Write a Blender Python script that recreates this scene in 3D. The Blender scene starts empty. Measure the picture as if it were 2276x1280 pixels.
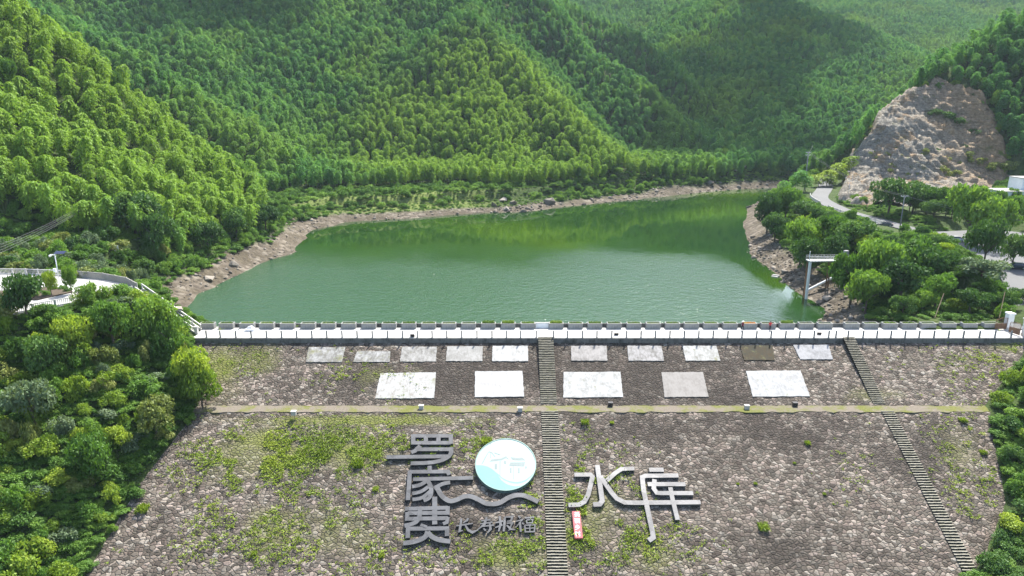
import bpy, bmesh, math, random
import numpy as np
from mathutils import Vector, Matrix

# ------------------------------------------------------------------ camera, sky, sun, exposure
SC = bpy.context.scene
COL = SC.collection
CAM = (0.0, -118.0, 41.0)
PITCH = math.radians(15.0)
cam_data = bpy.data.cameras.new("camera")
cam_data.sensor_width = 36.0
cam_data.lens = 24.0
cam_data.clip_start = 0.5
cam_data.clip_end = 6000.0
cam = bpy.data.objects.new("camera", cam_data)
COL.objects.link(cam)
cam.location = CAM
cam.rotation_euler = (math.radians(90) - PITCH, 0, 0)
SC.camera = cam

SUN_EL, SUN_AZ = math.radians(57), math.radians(24)      # azimuth from +y towards +x
world = bpy.data.worlds.new("World")
SC.world = world
world.use_nodes = True
wn = world.node_tree
sky = wn.nodes.new("ShaderNodeTexSky")
sky.sky_type = 'NISHITA'
sky.sun_disc = False
sky.sun_elevation = SUN_EL
sky.sun_rotation = SUN_AZ
sky.air_density = 1.0
sky.dust_density = 2.5
sky.ozone_density = 1.0
wn.links.new(sky.outputs[0], wn.nodes["Background"].inputs[0])
wn.nodes["Background"].inputs[1].default_value = 0.15
sun_data = bpy.data.lights.new("sun", 'SUN')
sun_data.energy = 5.0
sun_data.angle = math.radians(0.5)
sun_data.color = (1.0, 0.96, 0.88)
sun = bpy.data.objects.new("sun", sun_data)
COL.objects.link(sun)
sun.location = (120, 200, 300)
sdir = Vector((math.sin(SUN_AZ) * math.cos(SUN_EL), math.cos(SUN_AZ) * math.cos(SUN_EL), math.sin(SUN_EL)))
sun.rotation_euler = sdir.to_track_quat('Z', 'Y').to_euler()
SC.view_settings.view_transform = 'Standard'
SC.view_settings.look = 'None'
SC.view_settings.exposure = 1.4
SC.view_settings.gamma = 1.0
SC.view_settings.use_curve_mapping = False
SC.render.engine = 'CYCLES'
SC.cycles.use_denoising = True
SC.cycles.denoiser = 'OPENIMAGEDENOISE'
SC.cycles.denoising_input_passes = 'RGB_ALBEDO_NORMAL'
SC.cycles.max_bounces = 6
SC.cycles.diffuse_bounces = 3
SC.cycles.glossy_bounces = 3
SC.cycles.transmission_bounces = 3
SC.cycles.transparent_max_bounces = 8
SC.cycles.volume_bounces = 0
SC.cycles.caustics_reflective = False
SC.cycles.caustics_refractive = False
SC.cycles.sample_clamp_indirect = 4.0

# ------------------------------------------------------------------ measuring the place from the photograph (2276 x 1280)
CP, SP = math.cos(PITCH), math.sin(PITCH)
FPX = 2276 * 24.0 / 36.0

def ray(px, py):
    u, v = (px - 1138.0) / FPX, (640.0 - py) / FPX
    return u, CP + v * SP, -SP + v * CP

def at_z(px, py, z):
    u, dy, dz = ray(px, py)
    s = (z - CAM[2]) / dz
    return Vector((u * s, CAM[1] + dy * s, z))

def at_Y(px, py, Y):
    """point of the ray at horizontal distance Y in front of the viewpoint"""
    u, dy, dz = ray(px, py)
    s = Y / dy
    return Vector((u * s, CAM[1] + Y, CAM[2] + dz * s))

def project(x, y, z):
    dx, dy, dz = x - CAM[0], y - CAM[1], z - CAM[2]
    d = dy * CP - dz * SP
    w = dy * SP + dz * CP
    return 1138 + FPX * dx / d, 640 - FPX * w / d, d

# dam profile: deck z=0 (y 0..6.4), wall foot z=-0.9, upper slope 1:2, berm, lower slope 1:2
WATER = -6.0
Y_BERM0, Z_BERM, Y_BERM1 = -13.1, -7.45, -15.4
Y_TOE, Z_TOE = -50.0, -24.75

def z_slope(y):
    """surface of the dam's downstream face"""
    if y >= Y_BERM0:
        return -0.9 + y / 2
    if y >= Y_BERM1:
        return Z_BERM
    return Z_BERM + (y - Y_BERM1) / 2

def on_upper(px, py, h=0.0):
    u, dy, dz = ray(px, py)
    k = h * math.sqrt(1.25)
    # z = -0.9 + y/2 + k
    s = (-0.9 + k + CAM[1] / 2 - CAM[2]) / (dz - dy / 2)
    return Vector((u * s, CAM[1] + dy * s, CAM[2] + dz * s))

def on_lower(px, py, h=0.0):
    u, dy, dz = ray(px, py)
    k = h * math.sqrt(1.25)
    s = (Z_BERM - Y_BERM1 / 2 + k + CAM[1] / 2 - CAM[2]) / (dz - dy / 2)
    return Vector((u * s, CAM[1] + dy * s, CAM[2] + dz * s))

# ------------------------------------------------------------------ object helpers
def tag(o, label=None, cat=None, group=None, kind=None):
    if label: o['label'] = label
    if cat: o['category'] = cat
    if group: o['group'] = group
    if kind: o['kind'] = kind
    return o

def thing(name, label, cat, loc=(0, 0, 0), rz=0.0, group=None):
    o = bpy.data.objects.new(name, None)
    COL.objects.link(o)
    o.empty_display_size = 0.2
    o.location = loc
    o.rotation_euler = (0, 0, rz)
    return tag(o, label, cat, group)

def link_mesh(name, me, mat, parent=None):
    o = bpy.data.objects.new(name, me)
    COL.objects.link(o)
    if mat is not None and not me.materials:
        me.materials.append(mat)
    if parent is not None:
        o.parent = parent
    return o

def mesh_np(name, verts, faces, smooth=False):
    """verts (n,3) array, faces: (m,k) array or list of lists"""
    me = bpy.data.meshes.new(name)
    if isinstance(faces, np.ndarray):
        m, k = faces.shape
        me.vertices.add(len(verts))
        me.vertices.foreach_set("co", np.asarray(verts, dtype=np.float32).ravel())
        me.loops.add(m * k)
        me.loops.foreach_set("vertex_index", faces.astype(np.int32).ravel())
        me.polygons.add(m)
        me.polygons.foreach_set("loop_start", np.arange(0, m * k, k, dtype=np.int32))
        me.update(calc_edges=True)
    else:
        me.from_pydata([tuple(v) for v in verts], [], faces)
        me.update()
    if smooth:
        me.polygons.foreach_set("use_smooth", np.ones(len(me.polygons), dtype=bool))
    return me

class MB:
    """collects simple shapes into one mesh"""
    def __init__(self):
        self.v, self.f = [], []
    def add(self, vs, fs):
        b = len(self.v)
        self.v += [tuple(p) for p in vs]
        self.f += [[b + i for i in f] for f in fs]
        return self
    def box(self, c, s, rz=0.0, M=None):
        x, y, z = s[0] / 2, s[1] / 2, s[2] / 2
        R = M if M is not None else Matrix.Rotation(rz, 3, 'Z')
        vs = [Vector(c) + R @ Vector((sx * x, sy * y, sz * z)) for sz in (-1, 1) for sy in (-1, 1) for sx in (-1, 1)]
        return self.add(vs, [[0, 2, 3, 1], [4, 5, 7, 6], [0, 1, 5, 4], [2, 6, 7, 3], [0, 4, 6, 2], [1, 3, 7, 5]])
    def bar(self, a, b, w, h=None):
        """square bar from a to b"""
        a, b = Vector(a), Vector(b)
        h = w if h is None else h
        t = (b - a).normalized()
        up = Vector((0, 0, 1)) if abs(t.z) < 0.95 else Vector((0, 1, 0))
        s = t.cross(up).normalized()
        n = s.cross(t).normalized()
        vs = []
        for p in (a, b):
            for i, j in ((-1, -1), (1, -1), (1, 1), (-1, 1)):
                vs.append(p + s * i * w / 2 + n * j * h / 2)
        return self.add(vs, [[0, 1, 2, 3][::-1], [4, 5, 6, 7], [0, 1, 5, 4], [1, 2, 6, 5], [2, 3, 7, 6], [3, 0, 4, 7]])
    def tube(self, pts, r, n=8, caps=True):
        pts = [Vector(p) for p in pts]
        rs = r if isinstance(r, (list, tuple)) else [r] * len(pts)
        b = []
        vs, fs = [], []
        for i, p in enumerate(pts):
            t = (pts[min(i + 1, len(pts) - 1)] - pts[max(i - 1, 0)]).normalized()
            ref = Vector((0, 0, 1)) if abs(t.z) < 0.9 else Vector((1, 0, 0))
            s = t.cross(ref).normalized()
            q = s.cross(t).normalized()
            for k in range(n):
                a = 2 * math.pi * k / n
                vs.append(p + (s * math.cos(a) + q * math.sin(a)) * rs[i])
        for i in range(len(pts) - 1):
            for k in range(n):
                k2 = (k + 1) % n
                fs.append([i * n + k, i * n + k2, (i + 1) * n + k2, (i + 1) * n + k])
        if caps:
            fs.append(list(range(n))[::-1])
            fs.append([(len(pts) - 1) * n + k for k in range(n)])
        return self.add(vs, fs)
    def lathe(self, prof, n=16, c=(0, 0, 0)):
        vs, fs = [], []
        for r, z in prof:
            for k in range(n):
                a = 2 * math.pi * k / n
                vs.append((c[0] + r * math.cos(a), c[1] + r * math.sin(a), c[2] + z))
        for i in range(len(prof) - 1):
            for k in range(n):
                k2 = (k + 1) % n
                fs.append([i * n + k, i * n + k2, (i + 1) * n + k2, (i + 1) * n + k])
        fs.append(list(range(n))[::-1])
        fs.append([(len(prof) - 1) * n + k for k in range(n)])
        return self.add(vs, fs)
    def prism(self, poly, z0, z1):
        n = len(poly)
        vs = [(p[0], p[1], z0) for p in poly] + [(p[0], p[1], z1) for p in poly]
        fs = [list(range(n))[::-1], [n + i for i in range(n)]]
        fs += [[i, (i + 1) % n, n + (i + 1) % n, n + i] for i in range(n)]
        return self.add(vs, fs)
    def mesh(self, name, smooth=False, bevel=0.0):
        me = bpy.data.meshes.new(name)
        me.from_pydata(self.v, [], self.f)
        bm = bmesh.new()
        bm.from_mesh(me)
        if bevel > 0:
            bmesh.ops.bevel(bm, geom=[e for e in bm.edges], offset=bevel, segments=2, affect='EDGES', profile=0.5)
        bmesh.ops.recalc_face_normals(bm, faces=bm.faces)
        bm.to_mesh(me)
        bm.free()
        if smooth:
            me.polygons.foreach_set("use_smooth", np.ones(len(me.polygons), dtype=bool))
        me.update()
        return me
    def build(self, name, mat, parent=None, smooth=False, bevel=0.0):
        return link_mesh(name, self.mesh(name, smooth, bevel), mat, parent)

def dup(root, loc=None, rz=None, label=None):
    """copy of a thing with copies of its parts and sub-parts"""
    def rec(o, parent):
        c = o.copy()
        COL.objects.link(c)
        if parent is not None:
            c.parent = parent
        for ch in KIDS.get(o.name, []):
            rec(ch, c)
        return c
    KIDS = {}
    for ch in root.children_recursive:
        KIDS.setdefault(ch.parent.name, []).append(ch)
    r = rec(root, None)
    if loc is not None: r.location = loc
    if rz is not None: r.rotation_euler = (0, 0, rz)
    if label: r['label'] = label
    return r

# ------------------------------------------------------------------ material helpers
class NT:
    def __init__(self, name):
        self.m = bpy.data.materials.new(name)
        self.m.use_nodes = True
        self.t = self.m.node_tree
        self.t.nodes.clear()
        self.out = self.t.nodes.new("ShaderNodeOutputMaterial")
    def n(self, typ, **kw):
        nd = self.t.nodes.new("ShaderNode" + typ)
        for k, v in kw.items():
            setattr(nd, k, v)
        return nd
    def l(self, a, b):
        self.t.links.new(a, b)
    def val(self, sock, v):
        if hasattr(v, 'is_output'):
            self.l(v, sock)
        elif isinstance(v, (tuple, list)) and len(v) == 3 and sock.type == 'RGBA':
            sock.default_value = (*v, 1)
        else:
            sock.default_value = v
    def pos(self):
        return self.n("NewGeometry").outputs["Position"]
    def mapping(self, vec, scale=(1, 1, 1), loc=(0, 0, 0)):
        mp = self.n("Mapping")
        self.l(vec, mp.inputs[0])
        mp.inputs["Scale"].default_value = scale
        mp.inputs["Location"].default_value = loc
        return mp.outputs[0]
    def noise(self, vec, scale, detail=4, rough=0.55, dist=0.0, out=0):
        nd = self.n("TexNoise")
        if vec is not None: self.l(vec, nd.inputs["Vector"])
        nd.inputs["Scale"].default_value = scale
        nd.inputs["Detail"].default_value = detail
        nd.inputs["Roughness"].default_value = rough
        nd.inputs["Distortion"].default_value = dist
        return nd.outputs[out]
    def voro(self, vec, scale, feature='F1', out="Distance", dim='3D', rnd=1.0):
        nd = self.n("TexVoronoi", feature=feature, voronoi_dimensions=dim)
        self.l(vec, nd.inputs["Vector"])
        nd.inputs["Scale"].default_value = scale
        nd.inputs["Randomness"].default_value = rnd
        return nd.outputs[out]
    def ramp(self, fac, stops, interp='LINEAR'):
        nd = self.n("ValToRGB")
        self.l(fac, nd.inputs[0])
        cr = nd.color_ramp
        cr.interpolation = interp
        while len(cr.elements) < len(stops):
            cr.elements.new(0.5)
        for e, (p, c) in zip(cr.elements, stops):
            e.position = p
            e.color = (*c, 1) if isinstance(c, (tuple, list)) else (c, c, c, 1)
        return nd.outputs[0]
    def rng(self, v, a, b, c=0.0, d=1.0):
        nd = self.n("MapRange")
        nd.clamp = True
        self.val(nd.inputs[0], v)
        for i, x in zip((1, 2, 3, 4), (a, b, c, d)):
            nd.inputs[i].default_value = x
        return nd.outputs[0]
    def mix(self, fac, a, b, mode='MIX'):
        nd = self.n("Mix", data_type='RGBA', blend_type=mode)
        self.val(nd.inputs[0], fac)
        self.val(nd.inputs[6], a)
        self.val(nd.inputs[7], b)
        return nd.outputs[2]
    def math(self, op, a, b=0.0):
        nd = self.n("Math", operation=op)
        self.val(nd.inputs[0], a)
        self.val(nd.inputs[1], b)
        return nd.outputs[0]
    def attr(self, name, out="Fac", typ='GEOMETRY'):
        nd = self.n("Attribute", attribute_name=name, attribute_type=typ)
        return nd.outputs[out]
    def sep(self, vec):
        nd = self.n("SeparateXYZ")
        self.l(vec, nd.inputs[0])
        return nd.outputs
    def bump(self, h, strength=0.5, dist=0.1, normal=None):
        nd = self.n("Bump")
        self.l(h, nd.inputs["Height"])
        nd.inputs["Strength"].default_value = strength
        nd.inputs["Distance"].default_value = dist
        if normal is not None: self.l(normal, nd.inputs["Normal"])
        return nd.outputs[0]
    def principled(self, color, rough=0.8, metal=0.0, normal=None, spec=0.3, **kw):
        b = self.n("BsdfPrincipled")
        self.val(b.inputs["Base Color"], color)
        self.val(b.inputs["Roughness"], rough)
        self.val(b.inputs["Metallic"], metal)
        self.val(b.inputs["Specular IOR Level"], spec)
        for k, v in kw.items():
            self.val(b.inputs[k.replace('_', ' ')], v)
        if normal is not None:
            self.l(normal, b.inputs["Normal"])
        self.l(b.outputs[0], self.out.inputs[0])
        return self.m

def mat_simple(name, color, rough=0.7, metal=0.0, var=0.18, scale=1.5, spec=0.3, bump=0.0):
    """a plain surface with a little wear"""
    t = NT(name)
    p = t.n("TexCoord").outputs["Object"]
    f = t.noise(p, scale, 5, 0.6)
    lo = tuple(c * (1 - var) for c in color)
    hi = tuple(min(1, c * (1 + var)) for c in color)
    c = t.mix(t.rng(f, 0.3, 0.7), lo, hi)
    nrm = t.bump(t.noise(p, scale * 8, 3), bump, 0.02) if bump else None
    return t.principled(c, rough, metal, nrm, spec)

def mat_leaf(name, dark, mid, light, trans=0.35, region=0.02, wild=0.5, light2=None, region2=0.012, patch=None):
    """foliage: each leaf, each plant and each stretch of hillside has its own green"""
    t = NT(name)
    p = t.pos()
    leaf = t.attr("leaf_tone")
    obj = t.n("ObjectInfo").outputs["Random"]
    reg = t.rng(t.noise(p, region, 3, 0.6), 0.33, 0.67)
    f = t.math('ADD', t.math('MULTIPLY', leaf, 0.30), t.math('MULTIPLY', obj, wild))
    f = t.math('ADD', f, t.math('MULTIPLY', reg, 0.7 - wild))
    c = t.ramp(f, [(0.12, dark), (0.5, mid), (0.88, light)])
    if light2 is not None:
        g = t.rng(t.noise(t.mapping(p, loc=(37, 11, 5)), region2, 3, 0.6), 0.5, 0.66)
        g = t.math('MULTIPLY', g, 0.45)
        for patch in patch or ():          # sunlit stretches of hillside painted into the leaf colour about (x, y)
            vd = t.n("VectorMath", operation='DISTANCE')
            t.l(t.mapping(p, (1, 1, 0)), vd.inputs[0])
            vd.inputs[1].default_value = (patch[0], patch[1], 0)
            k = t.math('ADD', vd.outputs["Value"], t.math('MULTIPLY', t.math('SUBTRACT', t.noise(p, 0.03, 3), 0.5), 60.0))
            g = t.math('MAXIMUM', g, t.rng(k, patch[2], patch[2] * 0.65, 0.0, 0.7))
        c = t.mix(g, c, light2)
    d = t.n("BsdfDiffuse")
    t.l(c, d.inputs[0])
    tr = t.n("BsdfTranslucent")
    t.l(t.mix(1.0, c, (1.0, 1.0, 0.55), 'MULTIPLY'), tr.inputs[0])
    gl = t.n("BsdfGlossy")
    gl.inputs["Color"].default_value = (0.6, 0.65, 0.6, 1)
    gl.inputs["Roughness"].default_value = 0.55
    m1 = t.n("MixShader")
    m1.inputs[0].default_value = trans
    t.l(d.outputs[0], m1.inputs[1])
    t.l(tr.outputs[0], m1.inputs[2])
    m2 = t.n("MixShader")
    m2.inputs[0].default_value = 0.025
    t.l(m1.outputs[0], m2.inputs[1])
    t.l(gl.outputs[0], m2.inputs[2])
    t.l(m2.outputs[0], t.out.inputs[0])
    return t.m
# ------------------------------------------------------------------ terrain height field
RNG = np.random.default_rng(7)
_LAT = RNG.random((256, 256))

def vnoise(x, y):
    xi, yi = np.floor(x).astype(int), np.floor(y).astype(int)
    fx, fy = x - xi, y - yi
    fx, fy = fx * fx * (3 - 2 * fx), fy * fy * (3 - 2 * fy)
    g = lambda a, b: _LAT[a & 255, b & 255]
    return (g(xi, yi) * (1 - fx) + g(xi + 1, yi) * fx) * (1 - fy) + (g(xi, yi + 1) * (1 - fx) + g(xi + 1, yi + 1) * fx) * fy

def fbm(x, y, wl, octs=4, gain=0.5):
    s, a, t = 0.0, 1.0, 0.0
    for o in range(octs):
        s = s + a * (vnoise(x / wl + 17.3 * o, y / wl + 9.1 * o) - 0.5)
        t += a
        a *= gain
        wl /= 2.03
    return s / t * 2

def seg_dist(x, y, pts):
    """distance to a polyline, and the interpolated third value at the nearest point"""
    best = np.full(np.shape(x), 1e9)
    zz = np.zeros(np.shape(x))
    for a, b in zip(pts[:-1], pts[1:]):
        ax, ay, bx, by = a[0], a[1], b[0], b[1]
        L = (bx - ax) ** 2 + (by - ay) ** 2 + 1e-9
        t = np.clip(((x - ax) * (bx - ax) + (y - ay) * (by - ay)) / L, 0, 1)
        d = np.hypot(x - ax - t * (bx - ax), y - ay - t * (by - ay))
        z = a[2] + t * (b[2] - a[2]) if len(a) > 2 else 0 * d
        m = d < best
        best = np.where(m, d, best)
        zz = np.where(m, z, zz)
    return best, zz

def ridge_h(x, y, pts, s, r):
    """a crest line falling away on both sides; where two stretches of it are about equally near, their heights blend"""
    D, Z = [], []
    for a, b in zip(pts[:-1], pts[1:]):
        ax, ay, bx, by = a[0], a[1], b[0], b[1]
        L = (bx - ax) ** 2 + (by - ay) ** 2 + 1e-9
        t = np.clip(((x - ax) * (bx - ax) + (y - ay) * (by - ay)) / L, 0, 1)
        D.append(np.hypot(x - ax - t * (bx - ax), y - ay - t * (by - ay)))
        Z.append(a[2] + t * (b[2] - a[2]))
    D, Z = np.array(D), np.array(Z)
    d = D.min(0)
    w = np.exp(-(D - d) / (3.0 + 0.16 * d))
    z = (w * Z).sum(0) / w.sum(0)
    return z - s * (np.sqrt(d * d + r * r) - r)

def inside(x, y, poly):
    r = np.zeros(np.shape(x), dtype=bool)
    n = len(poly)
    for i in range(n):
        x1, y1 = poly[i][0], poly[i][1]
        x2, y2 = poly[(i + 1) % n][0], poly[(i + 1) % n][1]
        c = (y1 > y) != (y2 > y)
        with np.errstate(divide='ignore', invalid='ignore'):
            xi = (x2 - x1) * (y - y1) / (y2 - y1 + 1e-12) + x1
        r ^= c & (x < xi)
    return r

def poly_sd(x, y, poly):
    d, _ = seg_dist(x, y, [(p[0], p[1]) for p in poly] + [(poly[0][0], poly[0][1])])
    return np.where(inside(x, y, poly), -d, d)

def smax(a, b, k):
    h = np.clip(0.5 + 0.5 * (a - b) / k, 0, 1)
    return b + (a - b) * h + k * h * (1 - h)

def sstep(e0, e1, x):
    t = np.clip((x - e0) / (e1 - e0), 0, 1)
    return t * t * (3 - 2 * t)

# lake outline at the water level, read off the photograph
LAKE = [tuple(at_z(px, py, WATER)[:2]) for px, py in
        [(430, 657), (480, 638), (560, 592), (655, 560), (690, 512), (770, 494), (960, 482), (1060, 474), (1160, 472), (1230, 463),
         (1300, 455), (1400, 445), (1480, 436), (1560, 428), (1640, 421), (1705, 418)]]
LAKE += [(178, 292), (150, 268), (112, 205), (92, 150)]
LAKE += [tuple(at_z(px, py, WATER)[:2]) for px, py in [(1672, 545), (1665, 562), (1715, 602), (1760, 640), (1790, 662), (1832, 690), (1826, 705)]]
LAKE += [(67, 20), (67, 12), (-72, 12), (-74, 24)]
CONTROL = []

def ridge(pts, drop=8.0):
    return [tuple(at_Y(px, py, Y) - Vector((0, 0, drop))) for px, py, Y in pts]

RIDGES = [  # (points (px, py, distance), side slope, tree height to take off, rounding)
    ([(660, 476, 268), (600, 408, 262), (520, 352, 257), (420, 302, 252), (330, 232, 250), (250, 152, 248), (130, 62, 246), (0, -30, 245), (-300, -250, 240)], .56, 9, 8),
    ([(-160, 150, 200), (0, 192, 200), (84, 232, 200), (161, 285, 200), (269, 340, 203), (336, 378, 206), (420, 420, 210), (520, 480, 215)], .66, 9, 6),
    ([(900, 425, 330), (830, 402, 335), (733, 367, 338), (633, 333, 342), (500, 257, 350), (417, 207, 355), (353, 153, 362), (287, 113, 370), (100, 20, 390), (-200, -120, 420)], .60, 8, 6),
    ([(1200, 430, 340), (1150, 405, 348), (1120, 330, 375), (1085, 200, 430), (1047, 45, 505), (1000, -100, 590), (950, -250, 700)], .60, 8, 10),
    ([(1047, 30, 505), (1130, 110, 470), (1220, 200, 430), (1320, 290, 395), (1400, 360, 365), (1445, 405, 348)], .82, 8, 4),
    ([(1047, 45, 505), (960, 75, 492), (880, 125, 478), (800, 205, 450), (750, 262, 430)], .72, 8, 6),
    ([(760, -190, 700), (640, -185, 690), (300, -160, 640), (-300, -200, 600)], .62, 8, 14),
    ([(600, -90, 620), (640, 50, 530), (690, 160, 480), (730, 250, 440), (760, 320, 410)], .72, 8, 5),
    ([(330, -60, 560), (420, 60, 480), (500, 160, 430)], .58, 8, 8),
    ([(1860, 350, 470), (1795, 312, 490), (1708, 279, 510), (1631, 242, 530), (1564, 195, 550), (1499, 141, 570), (1418, 74, 600), (1381, 50, 615), (1247, 0, 640), (1100, -150, 720)], .82, 8, 5),
    ([(1180, -60, 600), (1240, 20, 560), (1314, 115, 530), (1398, 165, 510), (1516, 265, 470), (1615, 325, 440), (1650, 385, 425)], .80, 8, 4),
    ([(1640, -30, 770), (1769, 25, 750), (1856, 67, 735), (1923, 114, 722), (1990, 181, 710), (2050, 250, 700)], .55, 8, 12),
    ([(1769, 25, 750), (1800, 110, 690), (1850, 210, 625), (1890, 300, 570)], .42, 8, 24),
    ([(1640, -30, 800), (1516, 20, 850), (1432, 74, 880), (1370, 120, 900)], .42, 8, 10),
    ([(1640, -30, 800), (1660, 60, 715), (1700, 160, 645), (1750, 250, 585), (1800, 320, 545)], .42, 8, 24),
    ([(1560, 40, 790), (1600, 140, 700), (1650, 220, 620)], .42, 8, 10),
    ([(1000, -150, 1250), (1500, -90, 1150), (1750, -60, 1150), (1900, -40, 1100), (2100, -60, 1200), (2276, -60, 1150), (2700, -80, 1100)], .42, 8, 20),
    ([(1850, -50, 1090), (1900, 20, 1030), (1990, 70, 980), (2060, 110, 940), (2110, 160, 890), (2150, 220, 850)], .50, 8, 8),
    ([(2150, -60, 1180), (2210, 30, 1060), (2260, 110, 960), (2330, 180, 880)], .5, 8, 8),
    ([(1290, -20, 1180), (1360, 30, 1080), (1420, 70, 1000)], .5, 8, 8),
    ([(1870, 372, 300), (1895, 338, 318), (1920, 274, 322), (1960, 242, 325), (2000, 208, 330), (2030, 178, 335), (2140, 108, 345), (2276, 30, 350), (2600, -100, 350)], .80, 9, 5),
]
RIDGES = [(ridge(p, h), s, r) for p, s, h, r in RIDGES]

ROAD = [(97, 3.5, 0.0), (101.5, 8, 0.05), (107, 16, 0.3), (114, 29, 0.9), (122, 45, 1.8), (126, 62, 2.8), (124, 80, 3.8), (119, 98, 4.8), (116, 115, 5.2), (116.5, 130, 5.6),
        (119, 145, 5.9), (124, 157, 6.0), (131, 170, 6.1), (139, 186, 6.3), (148, 206, 6.5), (160, 228, 7.0)]
PLAT = [(-68.8, 3.2), (-73.5, 8.5), (-80, 12), (-87, 14), (-98, 16.2), (-118, 17), (-118, -13), (-82, -12), (-75, -5)]
PLAT_Z = 8.0
PARK = [(128, 28), (160, 28), (168, 75), (150, 92), (128, 88)]

def groin_l(y):
    return np.interp(y, [-60, -40, -28, -16, -5, 0, 6], [-57.5, -57, -55.5, -52, -54, -58, -59])

def groin_r(y):
    return np.interp(y, [-60, -42, -38, -30, -20, -13, 0, 6], [57, 58, 64, 72, 76, 79, 95, 97])

def height(x, y):
    x, y = np.asarray(x, float), np.asarray(y, float)
    base = 2.0 + 4.0 * sstep(60, 100, x) * sstep(300, 200, y) + 5 * sstep(-70, -100, x) * sstep(140, 60, y)
    base = base + 0.02 * np.maximum(y - 260, 0)
    H = base
    for pts, s, r in RIDGES:
        H = smax(H, ridge_h(x, y, pts, s, r), 3.0)
    far = sstep(30, 80, y)
    H = H + far * (fbm(x, y, 75, 3) * 4.5 + fbm(x + 300, y, 24, 3) * 1.6) * sstep(4, 20, H)
    # lake basin and banks
    sd = poly_sd(x, y, LAKE) + fbm(x, y, 9, 3) * 1.6
    farshore = sstep(120, 200, y) * sstep(90, 60, x)
    k = 0.46 * (1 - farshore) + 0.24 * farshore
    bank = WATER + np.where(sd < 0, sd * 0.35, k * sd) + 6.0 * sstep(14, 40, sd) + np.maximum(sd - 16, 0) * 1.2
    H = np.where(sd < 16, np.minimum(H, bank), np.minimum(H, bank + 0 * H))
    # road and car park
    d, z = seg_dist(x, y, ROAD)
    w = sstep(12, 4.2, d)
    H = H * (1 - w) + (z - 0.06) * w
    pd = poly_sd(x, y, PARK)
    w = sstep(8, 0, pd) * sstep(3.0, 6.0, d)
    H = H * (1 - w) + (2.0 + 0.03 * (y - 40)) * w
    # abutments and the ground below the dam
    yy = np.clip(y, -60, 0)
    zs = np.where(yy >= Y_BERM0, -0.9 + yy / 2, np.where(yy >= Y_BERM1, Z_BERM, Z_BERM + (yy - Y_BERM1) / 2))
    zs = np.where(y > 0, 0.0, np.maximum(zs, Z_TOE))
    eL = groin_l(y) - x
    eR = x - groin_r(y)
    zl = zs + np.clip(0.55 * eL, -1.2, 7.5) + np.maximum(eL - 14, 0) * 0.12
    zr = zs + np.clip(0.35 * eR, -1.2, 3.0) + np.maximum(eR - 9, 0) * 0.3
    damz = np.where(x < 10, zl, zr)
    # the embankment under the deck and its upstream face
    up = np.clip((y - 6.4) * -0.45 - 0.9, -14, 0)
    damz = np.where((y > 0) & (eL < 0) & (eR < 0), np.minimum(-0.9, up), damz)
    w = sstep(22, 4, y)
    inner = (y > 5) & (eL < -1) & (eR < -1)
    Hn = H * (1 - w) + np.minimum(damz, 30) * w
    H = np.where(inner, np.where(y > 40, H, np.maximum(np.where(sd < 0, H, np.minimum(H, 0.3 + 0 * H)), up - 0.5)), Hn)
    # viewing platform
    pd = poly_sd(x, y, PLAT)
    w = sstep(9, 0.3, pd)
    H = H * (1 - w) + (PLAT_Z - 0.12) * w
    # under the dam face keep the ground out of sight
    core = (y <= 0.2) & (eL < -0.8) & (eR < -0.8) & (y > Y_TOE)
    H = np.where(core, np.minimum(H, zs - 0.9), H)
    return H

def terrain_z(x, y):
    return float(height(np.array([x]), np.array([y]))[0])

def hit(px, py, y0=40, y1=900, lift=0.0):
    """where the ray through a pixel of the photograph first meets the ground"""
    u, dy, dz = ray(px, py)
    Y = np.linspace(y0, y1, 1500)
    s = Y / dy
    X, Z = u * s, CAM[2] + dz * s
    g = height(X, CAM[1] + Y) + lift
    k = np.argmax(g >= Z)
    return Vector((X[k], CAM[1] + Y[k], g[k]))

def make_terrain():
    n_r, n_c = 430, 360
    a = np.linspace(0, 1, n_r)
    Yr = 22 + 1500 * (0.30 * a + 0.12 * a ** 2 + 0.58 * a ** 3.2)
    u = np.linspace(-1, 1, n_c)
    hw = 0.92 * Yr + 55
    X = u[None, :] * hw[:, None]
    Yw = np.repeat((Yr + CAM[1])[:, None], n_c, 1)
    Z = height(X, Yw)
    V = np.stack([X, Yw, Z], -1).reshape(-1, 3)
    i = np.arange(n_r - 1)[:, None] * n_c + np.arange(n_c - 1)[None, :]
    F = np.stack([i, i + 1, i + n_c + 1, i + n_c], -1).reshape(-1, 4)
    me = mesh_np("ground", V, F, smooth=True)
    # cover masks
    x, y, z = V.T
    sd = poly_sd(x, y, LAKE) + fbm(x, y, 14, 3) * 3
    farshore = sstep(120, 200, y) * sstep(90, 60, x)
    leftbay = farshore * sstep(10, -40, x)
    shore = sstep(9.5, 5.5, sd) * (y > 8)
    shore = np.maximum(shore, 0)
    meadow = leftbay * sstep(5, 9, sd) * sstep(60, 34, sd)
    for nm, arr in (("shore", shore), ("meadow", meadow)):
        at = me.attributes.new(nm, 'FLOAT', 'POINT')
        at.data.foreach_set("value", arr.astype(np.float32))
    return me

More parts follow.
